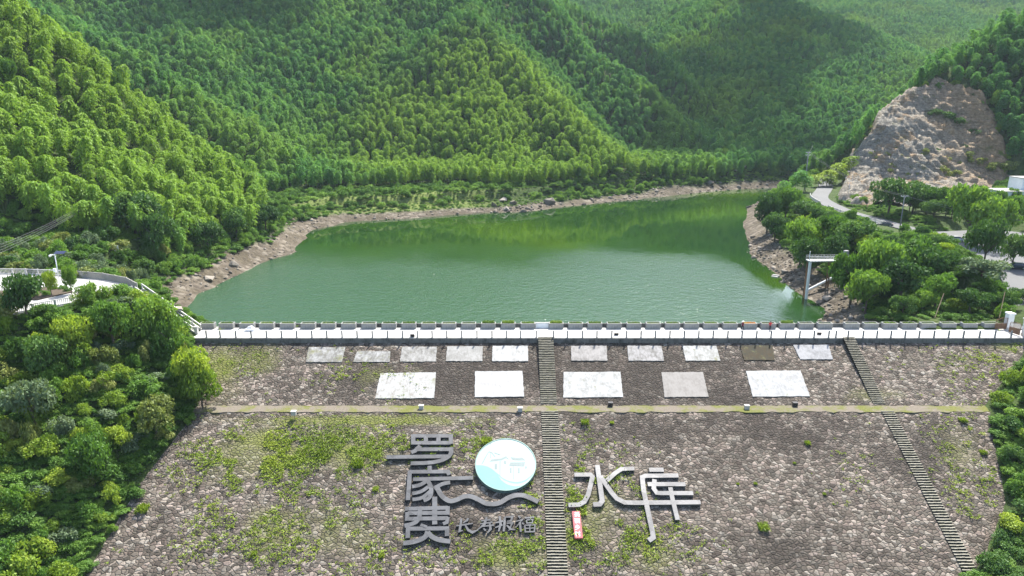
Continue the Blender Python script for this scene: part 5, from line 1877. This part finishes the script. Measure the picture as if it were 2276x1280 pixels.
def cable(name, label, a, b, sag, r=.03):
    pts = []
    for k in range(15):
        f = k / 14
        p = Vector(a).lerp(Vector(b), f)
        p.z -= sag * 4 * f * (1 - f)
        pts.append(p)
    o = MB().tube(pts, r, 5).build(name, M_CABLE)
    tag(o, label, "cable", "overhead power cables")
M_CABLE = mat_simple("grey_cable", (0.16, 0.16, 0.16), 0.6, 0, .1, 1)
p1 = at_Y(1788, 420, 290)
tipsA = utility_pole("utility_pole", "tall grey utility pole on the wooded point beside the road bend", (p1.x, p1.y, terrain_z(p1.x, p1.y)), at_Y(1795, 337, 290).z, 2, r=.2)
p2 = at_Y(2001, 501, 209)
tipsB = utility_pole("utility_pole", "grey concrete utility pole beside the parked grey car", (p2.x, p2.y, terrain_z(p2.x, p2.y)), at_Y(2008, 434, 209).z, 1)
p3_ = at_Y(238, 462, 196)
tipsC = utility_pole("utility_pole", "thin brown utility pole among the trees at the foot of the bamboo slope", (p3_.x, p3_.y, terrain_z(p3_.x, p3_.y)), at_Y(238, 428, 196).z, 1, M_WOOD, .14)
for k in range(4):
    f = tipsC[k]
    cable("power_cable", ["uppermost", "second", "third", "lowest"][k] + " of the four grey cables sloping down across the left hillside",
          f, at_Y(-60, 566 + k * 7, 128) , 1.2, .022)
for k, (a, b, s, lab) in enumerate([(tipsB[1], at_Y(2330, 482, 190), 1.2, "upper cable running right from the roadside pole to the car park"), (tipsB[2], at_Y(2330, 496, 188), 1.4, "lower cable running right from the roadside pole to the car park"),
                                    (tipsA[1], tipsB[0], 2.4, "upper cable between the two grey utility poles"), (tipsA[2], tipsB[3], 2.6, "lower cable between the two grey utility poles"),
                                    (tipsA[3], Vector((p1.x + 16, p1.y + 30, p1.z + 3)), .8, "stay cable slanting down right from the tall pole"), (tipsA[0], Vector((p1.x + 34, p1.y + 75, p1.z + 14)), 1.5, "cable leading away behind the cliff from the tall pole")]):
    cable("power_cable", lab, a, b, s)

def street_lamp(px, py, Y, hgt, label, side=1):
    p = at_Y(px, py, Y)
    z = terrain_z(p.x, p.y)
    t = thing("street_lamp", label, "street lamp", (p.x, p.y, z), 0, "street lamps by the road")
    MB().tube([(0, 0, -.2), (0, 0, hgt)], [.1, .06], 8).build("pole", M_GALV, t, True)
    for s in ((-1, 1) if side == 0 else (side,)):
        a = MB(); a.tube([(0, 0, hgt - .1), (s * .6, 0, hgt + .3), (s * 1.4, 0, hgt + .45)], .045, 6).build("arm", M_GALV, t)
        MB().box((s * 1.7, 0, hgt + .45), (.7, .25, .1)).build("lamp_head", M_WHITE, t)
street_lamp(1883, 453, 258, 8.2, "street lamp against the foot of the cliff", -1)
street_lamp(2221, 498, 185, 6.5, "twin arm street lamp among the car park trees", 0)
street_lamp(1893, 410, 285, 8.0, "street lamp on the bend beside the yellow bamboo", -1)

# ------------------------------------------------------------------ roadside guard rail
def guard(idx0, idx1, off, label):
    pts = []
    for i in range(idx0, idx1):
        p, q = ROAD_D[i], ROAD_D[i + 1]
        d = (q - p); d.z = 0; d.normalize()
        pts.append(p + Vector((-d.y, d.x, 0)) * off + Vector((0, 0, .16)))
    railing("guard_rail", pts[::2], label, M_RAILW, .95)
guard(46, 62, 3.5, "pale guard rail between the road and the wooded bank, in front of the parked cars")
guard(64, 76, 3.5, "guard rail on the outside of the road bend")

# ------------------------------------------------------------------ water intake deck on posts
pb = at_z(1788, 663, WATER)
dk = thing("intake_deck", "grey metal deck on tall posts with railing reaching over the water", "deck", (pb.x, pb.y, WATER), 0.06)
HD = 9.7
MB().box((5.2, 0, HD), (11.0, 2.0, .28)).build("platform", M_GALV, dk)
for x, y, w in ((.1, -.6, .5), (.1, .7, .36), (5.0, -.3, .28), (5.9, .4, .28), (9.7, .2, .3)):
    MB().box((x, y, HD / 2 - 1.0), (w, w, HD + 1.7)).build("support_post", M_WHITE if w > .4 else M_RUST, dk)
for s in (-1, 1):
    m = MB()
    for z in (.45, .85, 1.2): m.bar((-.3, s * .95, HD + z), (10.7, s * .95, HD + z), .06)
    for k in range(15): m.bar((-.3 + 11.0 * k / 14, s * .95, HD + .1), (-.3 + 11.0 * k / 14, s * .95, HD + 1.2), .05)
    m.build("deck_railing", M_GALV, dk)
MB().box((9.3, 0, HD + 1.3), (1.0, .9, 2.3)).build("winch_cabinet", M_PLANT, dk)
MB().tube([(.0, -.2, HD), (.0, -.2, HD + 2.4)], .09, 8).build("mast", M_WHITE, dk)
o = MB().tube([at_z(1793, 646, -4.6), at_Y(1852, 616, 166)], .30, 10).build("intake_pipe", M_WHITE)
tag(o, "thick white pipe slanting from the bank down under the metal deck", "pipe")
psl = hit(1719, 622, 120, 300)
sl = thing("shore_steps", "white concrete steps slab lying at the waterline below the rocky point", "steps", psl + Vector((0, 0, .2)), -.75)
for k in range(5):
    MB().box((0, k * .8 - 1.6, k * .28 - .4), (1.9, .8, .5)).build("step", M_PAVE, sl)

# ------------------------------------------------------------------ white house
ph = at_Y(2262, 431, 240)
hz = terrain_z(ph.x + 2, ph.y + 3)
ho = thing("white_house", "white flat roofed house half hidden by trees at the right edge", "house", (ph.x + 2.5, ph.y + 4, hz))
top = at_Y(2262, 397, 240).z - hz
mid = at_Y(2240, 424, 240).z - hz
MB().box((2.4, 0, top / 2 - .5), (7.0, 7, top + 1)).build("tower_wall", M_WHITE, ho)
MB().box((-3.5, -2.5, mid / 2 - .5), (13, 9, mid + 1)).build("lower_wall", M_WHITE, ho)
MB().box((-3.5, -2.5, mid + .12), (13.6, 9.6, .24)).build("lower_roof", M_PAVE, ho)
MB().box((2.4, 0, top + .1), (7.4, 7.4, .2)).build("roof", M_PAVE, ho)
for x, z in ((0.2, top - 2.2), (3.0, top - 2.2)):
    w = MB().box((x, -3.52, z), (.9, .08, 1.9)).build("window", M_PLANT, ho)
    MB().box((x, -3.575, z), (.74, .04, 1.7)).build("pane", M_BLACK, w)

# ------------------------------------------------------------------ gate pillars and leaves
def pillar(x, y, h, w, label):
    t = thing("gate_pillar", label, "pillar", (x, y, 0), 0, "gate pillars")
    MB().box((0, 0, h / 2 - .1), (w, w, h + .2)).build("shaft", M_WHITE, t)
    MB().box((0, 0, h + .12), (w + .22, w + .22, .24)).build("cap", M_WHITE, t)
    MB().box((0, 0, .2), (w + .12, w + .12, .5)).build("plinth", M_RAILW, t)
gx0 = at_z(2240, 731, 0).x
pillar(gx0, 5.1, 2.95, 1.05, "slim white gate pillar behind the end of the planters")
pillar(at_z(2276, 747, 0).x + .6, .7, 3.1, 1.5, "broad white gate pillar at the right edge of the photo")
def gate_leaf(x, y, rz, label):
    t = thing("gate_leaf", label, "gate", (x, y, 0), rz, "gate leaves")
    m = MB()
    for a, b in (((0, 0, .15), (2.1, 0, .15)), ((0, 0, 1.2), (2.1, 0, 1.2)), ((0, 0, .15), (0, 0, 2.3)), ((2.1, 0, .15), (2.1, 0, 1.9)), ((0, 0, 2.25), (1.0, 0, 2.3)), ((1.0, 0, 2.3), (2.1, 0, 1.9))): m.bar(a, b, .07)
    m.build("frame", M_RUST, t)
    m = MB()
    for k in range(1, 12): m.bar((2.1 * k / 12, 0, .15), (2.1 * k / 12, 0, 2.2), .03)
    m.box((1.05, .03, .65), (2.0, .02, .95))
    m.build("bars", M_RUST, t)
gate_leaf(gx0 - .6, 4.7, math.pi, "dark iron gate leaf folded back against the last planters")
gate_leaf(at_z(2268, 747, 0).x - .1, 1.0, math.radians(105), "dark iron gate leaf swung open beside the broad gate pillar")
for (xa_, ya_), (xb_, yb_), lab in (((2078, 706), (2098, 652), "reddish brown bamboo pole leaning on the shrubs behind the planters"), ((2221, 706), (2234, 648), "brown bamboo pole leaning behind the folded gate leaf")):
    a, b = at_Y(xa_, ya_, 127), at_Y(xb_, yb_, 130)
    tag(MB().tube([a, b], .07, 7).build("leaning_pole", M_WOOD), lab, "pole")

# ------------------------------------------------------------------ small things on the crest and the berm
M_TARP = mat_simple("white_plastic_sheet", (0.46, 0.47, 0.48), 0.5, 0, .2, 2)
pt = at_z(552, 736, 0)
rr = np.random.default_rng(8)
gx, gy = np.meshgrid(np.linspace(-2.0, 2.0, 34), np.linspace(-.8, .8, 18))
hump = np.clip(1 - (gx / 2.0) ** 2 - (gy / .8) ** 2, 0, 1) ** .5 * (.75 + .4 * fbm(gx * 3 + 40, gy * 3, 1.6, 3)) * (0.7 + .35 * np.sin(gx * 2.2 + 1))
V = np.stack([gx, gy, np.maximum(hump, .004)], -1).reshape(-1, 3)
ii = np.arange(17)[:, None] * 34 + np.arange(33)[None, :]
me_ = mesh_np("plastic_sheeting", V, np.stack([ii, ii + 1, ii + 35, ii + 34], -1).reshape(-1, 4))
o = link_mesh("plastic_sheeting", me_, M_TARP)
o.location = (pt.x, pt.y + .4, .004)
tag(o, "crumpled heap of white plastic sheeting dumped on the crest road before the planters", "sheeting")

def floodlight(px, py, where):
    p = at_z(px, py + 4, 0)
    t = thing("floodlight", "small black floodlight on the crest road edge, " + where, "floodlight", (p.x, max(p.y, .45), 0), 0, "floodlights on the crest")
    MB().box((0, 0, .32), (.75, .22, .42), 0, Matrix.Rotation(.35, 3, 'X')).build("lamp_body", M_BLACK, t)
    m = MB(); m.bar((-.4, .05, 0), (-.4, .05, .4), .05); m.bar((.4, .05, 0), (.4, .05, .4), .05); m.bar((-.4, .05, .03), (.4, .05, .03), .06); m.build("bracket", M_DARKMETAL, t)
floodlight(916, 746, "the one left of the central staircase")
floodlight(1370, 741, "the one just right of the central staircase")
floodlight(1821, 740, "the one nearest the right staircase")

M_BOXG = mat_concrete("grey_box_concrete", (0.40, 0.39, 0.36), (0.22, 0.21, 0.18), .6, 1.5)
for px, py, mat, lab in [(652, 924, M_BOXG, "small pale concrete box on the grassy berm, farthest left"), (936, 911, M_BOXG, "small grey box on the berm below the stained white panel"), (1156, 916, M_BOXG, "small grey box on the berm below the clean white panel"),
                         (1357, 904, M_BLACK, "small black box on the berm below the rain streaked panel"), (1661, 911, M_BOXG, "small grey box on the berm below the ragged white panel"), (1764, 900, M_BLACK, "small black box on the berm, the one farthest right")]:
    p = at_z(px, py, Z_BERM)
    t = thing("control_box", lab, "box", (p.x, min(p.y + .3, Y_BERM0 - .2), Z_BERM), 0, "small boxes on the berm")
    MB().box((0, 0, .34), (.72, .55, .66)).build("housing", mat, t)
    MB().box((0, 0, .70), (.84, .66, .07)).build("lid", M_BOXG if mat is M_BOXG else M_DARKMETAL, t)
p = at_z(2177, 893, Z_BERM)
tag(MB().box((0, 0, .25), (2.2, 1.5, .45), -.45).build("concrete_slab", M_BOXG), "pale concrete slab lying on the berm near the right thicket", "slab").location = (p.x, p.y + .3, Z_BERM)

# ------------------------------------------------------------------ cars
def make_car(label, paint, loc, rz, estate=False, group="cars parked on the right bank"):
    t = thing("parked_car", label, "car", loc, rz, group)
    L, W = 4.5, 1.8
    prof = [(-2.25, .35), (-2.25, .75), (-2.15, .95), (-1.1, 1.03), (1.2, 1.0), (2.1, .82), (2.25, .62), (2.25, .35)]
    m = MB()
    n = len(prof)
    vs = []
    for y, k in ((-W / 2, 1), (-W / 2 - 0.0, 1), (W / 2, 1)):
        pass
    rows = [(-W / 2, .96), (-W / 2 * .9, 1.0), (W / 2 * .9, 1.0), (W / 2, .96)]
    for y, k in rows:
        for x, z in prof:
            vs.append((x * (.985 if k < 1 else 1), y, .35 + (z - .35) * (k if k == 1 else .93)))
    fs = []
    for r in range(3):
        for i in range(n):
            j = (i + 1) % n
            fs.append([r * n + i, r * n + j, (r + 1) * n + j, (r + 1) * n + i])
    fs.append(list(range(n)))
    fs.append([3 * n + i for i in range(n)][::-1])
    m.add(vs, fs)
    m.build("body", paint, t, False, .03)
    def cab(s, zt, inset, x0, x1, x2, x3):
        m = MB()
        y0, y1 = W / 2 - .1, W / 2 - .26
        m.add([(x0, -y0, 1.0), (x3, -y0, 1.0), (x3, y0, 1.0), (x0, y0, 1.0), (x1, -y1, zt), (x2, -y1, zt), (x2, y1, zt), (x1, y1, zt)],
              [[0, 1, 5, 4], [1, 2, 6, 5], [2, 3, 7, 6], [3, 0, 4, 7], [4, 5, 6, 7], [3, 2, 1, 0]])
        return m
    back = -2.0 if estate else -1.75
    cab(1, 1.44, 0, back, back + .35 if estate else -1.0, .35, 1.2).build("window_glass", M_CARGLASS, t, False, .02)
    MB().box(((back + .45 + .3) / 2 if estate else -.33, 0, 1.46), (2.3 if estate else 1.4, 1.28, .06)).build("roof", paint, t, False, .02)
    for x in (-1.4, 1.4):
        for s in (-1, 1):
            w = MB()
            prof2 = [(.33, -.1), (.33, .1)]
            vs = [(x + .33 * math.cos(a), s * (W / 2 - .08) + d, .33 + .33 * math.sin(a)) for d in (-.1, .1) for a in [6.283 * k / 16 for k in range(16)]]
            w.add(vs, [[k, (k + 1) % 16, 16 + (k + 1) % 16, 16 + k] for k in range(16)] + [list(range(16))[::-1], list(range(16, 32))])
            wo = w.build("wheel", M_BLACK, t)
            vs = [(x + .19 * math.cos(a), s * (W / 2 + .025) + d, .33 + .19 * math.sin(a)) for d in (-.02, .02) for a in [6.283 * k / 12 for k in range(12)]]
            MB().add(vs, [[k, (k + 1) % 12, 12 + (k + 1) % 12, 12 + k] for k in range(12)] + [list(range(12))[::-1], list(range(12, 24))]).build("rim", M_GALV, wo)
    for s in (-1, 1):
        MB().box((2.2, s * .62, .72), (.14, .36, .16)).build("headlight", M_WHITE, t)
        MB().box((-2.22, s * .64, .82), (.1, .32, .16)).build("tail_light", M_RED, t)
    return t

def mat_paint(name, col):
    t = NT(name)
    return t.principled(t.mix(t.noise(t.pos(), 2.0, 3), tuple(c_ * .92 for c_ in col), col), 0.25, 0, None, 0.5, Coat_Weight=0.6)
M_CARGLASS = mat_paint("dark_car_glass", (0.02, 0.024, 0.03))
def road_at(px, py, z0):
    p = at_z(px, py, z0)
    for _ in range(4):
        p = at_z(px, py, terrain_z(p.x, p.y) + .22)
    return p
for px, py, col, rz, est, lab in [(1966, 503, (.07, .075, .09), 2.75, False, "dark grey car parked by the guard rail below the cliff"), (2256, 597, (.015, .022, .06), 2.95, True, "dark blue car on the road at the right edge of the photo"),
                                  (2122, 536, (.55, .56, .57), 2.8, False, "white car under the car park tree"), (2062, 492, (.05, .055, .065), 2.9, True, "dark car behind the roadside trees right of the utility pole")]:
    p = road_at(px, py, 4.0)
    make_car(lab, mat_paint("car_paint", col), (p.x, p.y, p.z), rz, est)

# ------------------------------------------------------------------ two people walking on the crest
def person(px, py, label, shirt, trousers, hat, facing, stride, armup=False):
    p = at_z(px, py, 0)
    t = thing("person", label, "person", (p.x, p.y, 0.0), facing, "people on the crest road")
    sk = [((0, 0, .95), (.15, .11)), ((0, 0, 1.15), (.14, .10)), ((0, 0.01, 1.38), (.17, .11)), ((0, 0.01, 1.50), (.06, .06)), ((0, .02, 1.56), (.055, .055)), ((0, .03, 1.66), (.095, .105)), ((0, .02, 1.75), (.075, .085))]
    edges = [(k, k + 1) for k in range(6)]
    def chain(root, pts):
        prev = root
        for q, r in pts:
            sk.append((q, (r, r)))
            edges.append((prev, len(sk) - 1))
            prev = len(sk) - 1
    for s in (-1, 1):
        f = stride * s
        chain(0, [((s * .09, 0, .88), .095), ((s * .10, f * .5 + .03, .50), .065), ((s * .10, f - (.06 if f < 0 else 0), .09 + (.05 if f < 0 else 0)), .045), ((s * .11, f + .16 - (.06 if f < 0 else 0), .045 + (.04 if f < 0 else 0)), .04)])
        if armup:
            chain(2, [((s * .20, .01, 1.40), .058), ((s * .30, .02, 1.20), .045), ((s * .20, .16, 1.32), .036), ((s * .14, .2, 1.42), .034)])
        else:
            chain(2, [((s * .20, .01, 1.40), .058), ((s * .25, -f * .5, 1.14), .045), ((s * .25, -f * .8 + .06, .92), .036), ((s * .25, -f * .8 + .1, .83), .034)])
    me = bpy.data.meshes.new("body")
    me.from_pydata([q for q, r in sk], edges, [])
    o = link_mesh("body", me, M_SKIN, t)
    sm = o.modifiers.new("skin", 'SKIN')
    for v, (q, r) in zip(me.skin_vertices[0].data, sk):
        v.radius = r
    me.skin_vertices[0].data[0].use_root = True
    o.modifiers.new("sub", 'SUBSURF').render_levels = 2
    o.modifiers["sub"].levels = 1
    dg = bpy.context.evaluated_depsgraph_get()
    full = bpy.data.meshes.new_from_object(o.evaluated_get(dg))
    o.modifiers.clear()
    o.data = full
    def cloth(name, test, mat, grow):
        bm = bmesh.new(); bm.from_mesh(full)
        bmesh.ops.delete(bm, geom=[f for f in bm.faces if not test(f.calc_center_median())], context='FACES')
        bm.normal_update()
        for v in bm.verts: v.co += v.normal * grow
        c_ = bpy.data.meshes.new(name); bm.to_mesh(c_); bm.free()
        c_.polygons.foreach_set("use_smooth", np.ones(len(c_.polygons), dtype=bool))
        c_.materials.clear()
        link_mesh(name, c_, mat, t)
    cloth("jacket", lambda q: .93 < q.z < 1.51 and not (abs(q.x) > .2 and q.z < .90), shirt, .022)
    cloth("trousers", lambda q: .10 < q.z < .96 and abs(q.x) < .21, trousers, .016)
    cloth("shoe", lambda q: q.z < .12, M_BLACK, .012)
    m = MB()
    if hat is not None:
        m.lathe([(.21, 1.70), (.20, 1.715), (.125, 1.72), (.12, 1.80), (.06, 1.86), (.01, 1.87)], 16, (0, .02, 0)).build("hat", hat, t, True)
    else:
        m.lathe([(.10, 1.66), (.118, 1.72), (.10, 1.81), (.03, 1.855)], 14, (0, .01, 0)).build("hair", M_BLACK, t, True)
    m = MB(); m.lathe([(.012, -.02), (.02, 0), (.008, .03)], 6, (0, .135, 1.655)).build("nose", M_SKIN, t)
M_SKIN = mat_simple("skin", (0.30, 0.18, 0.12), 0.6, 0, .08, 3)
M_MAROON = mat_simple("dark_red_cloth", (0.14, 0.015, 0.03), 0.9, 0, .2, 6)
M_SCARLET = mat_simple("bright_red_cloth", (0.42, 0.035, 0.04), 0.9, 0, .2, 6)
M_NAVY = mat_simple("dark_trouser_cloth", (0.02, 0.02, 0.028), 0.9, 0, .2, 6)
person(1650, 733.5, "person in dark red jacket and white sun hat striding along the crest", M_MAROON, M_NAVY, M_WHITE, -1.1, .24)
person(1711, 733.5, "person in bright red jacket with raised hands on the crest", M_SCARLET, M_NAVY, None, math.pi, .04, True)

# ------------------------------------------------------------------ weeds and grass on the stone faces
wr = np.random.default_rng(15)
M_WEED2 = mat_leaf("creeping_weed_leaf", (0.12, 0.19, 0.018), (0.21, 0.29, 0.03), (0.33, 0.39, 0.05), 0.4, 0.12, 0.3)
def weeds(name, label, spots, nper, mat, ll, lw, hh):
    C, S_ = [], []
    for cx, cy, rx, ry, n in spots:
        a = wr.normal(0, .5, (n * 3, 2))
        px, py = cx + a[:, 0] * rx, cy + a[:, 1] * ry
        cnt = 0
        for x_, y_ in zip(px, py):
            p = on_upper(x_, y_, 0.05) if y_ < 900 else on_lower(x_, y_, 0.05)
            if y_ >= 900 and p.y > Y_BERM1: continue
            if y_ < 900 and p.y < Y_BERM0: continue
            if p.x < groin_l(p.y) + .6 or p.x > groin_r(p.y) - .6 or abs(p.x - 6.15) < 1.6 or abs(p.x - 61.4) < 1.3: continue
            if vnoise(np.array([p.x / 1.7]), np.array([p.y / 1.5]))[0] * .6 + vnoise(np.array([p.x / 6]), np.array([p.y / 6]))[0] * .6 < .52: continue
            C.append(p); S_.append(wr.lognormal(0, .35)); cnt += 1
            if cnt >= n: break
    C = np.array([c_[:] for c_ in C]); S_ = np.array(S_)
    n = len(C)
    CC = np.repeat(C, nper, 0); SS = np.repeat(S_, nper)
    k = len(CC)
    off_ = wr.normal(0, 1, (k, 3)) * np.array([.16, .16, .03]) * SS[:, None]
    hz_ = wr.uniform(0.05, 1, k) * hh * SS
    P_ = CC + off_ + np.stack([0 * hz_, 0 * hz_, hz_], -1)
    D = unit(off_ * 3 + wr.normal(0, .35, (k, 3)) + np.array([0, 0, .5]))
    N = unit(wr.normal(0, .5, (k, 3)) + np.array([0, -.3, .9]))
    P_, F = leaf_quads(P_, D, N, wr.uniform(.7, 1.3, k) * ll * np.sqrt(SS), wr.uniform(.7, 1.3, k) * lw * np.sqrt(SS), wr)
    o = link_mesh(name, leaf_mesh(name, P_, F, wr.random(k)), mat)
    tag(o, label, "weeds", kind='stuff')
    print(name, n)
weeds("creeping_weeds", "bright green creeping weeds rooted between the stones of the dam face",
      [(720, 1000, 300, 60, 1500), (560, 1030, 170, 75, 650), (640, 1130, 200, 90, 420), (480, 1150, 120, 110, 150), (1330, 1110, 90, 110, 420), (1400, 1190, 150, 80, 330), (1130, 1230, 150, 60, 260), (1100, 985, 130, 40, 130),
       (1190, 1100, 30, 150, 120), (1290, 1120, 40, 130, 160), (800, 850, 130, 60, 120), (570, 810, 120, 70, 120), (2150, 980, 120, 130, 170), (2180, 1100, 90, 120, 120), (2150, 800, 150, 60, 130), (700, 1230, 330, 60, 380), (1900, 1000, 60, 120, 40), (2230, 780, 60, 40, 80)],
      9, M_WEED2, .12, .06, .15)
for k, (px, py, w) in enumerate([(1697, 1162, 36), (848, 1230, 20), (1766, 1027, 10), (1640, 1073, 10), (1679, 1072, 12), (1832, 1095, 12), (1300, 932, 26), (1795, 980, 20), (1082, 972, 36), (318, 1122, 40), (2185, 1000, 22), (565, 1225, 20), (797, 1024, 34), (1360, 936, 14), (835, 1082, 20), (2140, 928, 26)]):
    p = on_lower(px, py + w * .3, 0)
    r = w / 2 * project(*p)[2] / FPX
    me_ = tuft_mesh("grass_tuft", 220, r * .6, r * .6, r * .45, np.random.default_rng(900 + k), r * .34, r * .06, .8)
    o = link_mesh("grass_tuft", me_, M_WEED2)
    o.location = p
    tag(o, "bright green grass tuft growing alone between the stones of the lower dam face", "grass tuft", "lone grass tufts on the dam face")
# ------------------------------------------------------------------ the humid air between the hills
def make_haze():
    t = NT("humid_air")
    v = t.n("VolumePrincipled")
    v.inputs["Color"].default_value = (0.72, 0.89, 1.0, 1)
    v.inputs["Density"].default_value = 0.000065
    v.inputs["Anisotropy"].default_value = 0.1
    t.l(v.outputs[0], t.out.inputs["Volume"])
    return t.m
hz_top = float(np.max(np.array([v.co.z for v in ground.data.vertices]))) + 40.0
hz_bot = float(np.min(np.array([v.co.z for v in ground.data.vertices]))) - 1.0
m = MB()
m.box((0, 660, (hz_top + hz_bot) / 2), (3600, 1800, hz_top - hz_bot))
haze = m.build("haze", make_haze())
tag(haze, kind='stuff')

# ------------------------------------------------------------------ fair weather clouds above the air, shading parts of the mountains
def mat_cloud():
    t = NT("thin_cloud")
    d, tr, ts, m1, m2 = t.n("BsdfDiffuse"), t.n("BsdfTranslucent"), t.n("BsdfTransparent"), t.n("MixShader"), t.n("MixShader")
    d.inputs[0].default_value = tr.inputs[0].default_value = (0.9, 0.9, 0.9, 1)
    t.l(d.outputs[0], m1.inputs[1]); t.l(tr.outputs[0], m1.inputs[2]); m1.inputs[0].default_value = 0.5
    m2.inputs[0].default_value = 0.48
    t.l(ts.outputs[0], m2.inputs[1]); t.l(m1.outputs[0], m2.inputs[2])
    t.l(m2.outputs[0], t.out.inputs[0])
    return t.m
M_CLOUD = mat_cloud()
def cloud(gx, gy, gz, sx, sy, seed, label, zc=900.0):
    """a flat bottomed heap of puffs whose shadow falls on the ground about (gx, gy, gz)"""
    k = (zc - gz) / sdir.z
    c = Vector((gx, gy, gz)) + sdir * k
    rng = np.random.default_rng(seed)
    bm = bmesh.new()
    for i in range(26):
        a, r = rng.uniform(0, 6.28), math.sqrt(rng.uniform(0, 1))
        rr_ = (0.20 + 0.22 * (1 - r)) * min(sx, sy) * rng.uniform(.7, 1.3)
        g = bmesh.ops.create_icosphere(bm, subdivisions=3, radius=1.0)
        for v in g['verts']:
            n = 1 + 0.18 * math.sin(v.co.x * 7 + i) * math.sin(v.co.y * 6 + 2 * i) + 0.1 * math.sin(v.co.z * 11 + i)
            v.co = Vector((v.co.x * rr_ * n * 1.25 + r * math.cos(a) * sx, v.co.y * rr_ * n + r * math.sin(a) * sy, max(v.co.z, -.3) * rr_ * n * .6))
    me = bpy.data.meshes.new("cloud")
    bm.to_mesh(me); bm.free()
    o = link_mesh("cloud", me, M_CLOUD)
    o.location = c
    tag(o, label, kind='stuff')
cloud(-230, 440, 90, 110, 70, 1, "thin white cloud drifting over the left mountain", max(900.0, hz_top + 150))
cloud(178, 440, 80, 78, 105, 2, "thin white cloud drifting over the right valley", max(950.0, hz_top + 150))
cloud(275, 575, 90, 70, 80, 3, "thin white cloud drifting over the domed far hill", max(980.0, hz_top + 150))
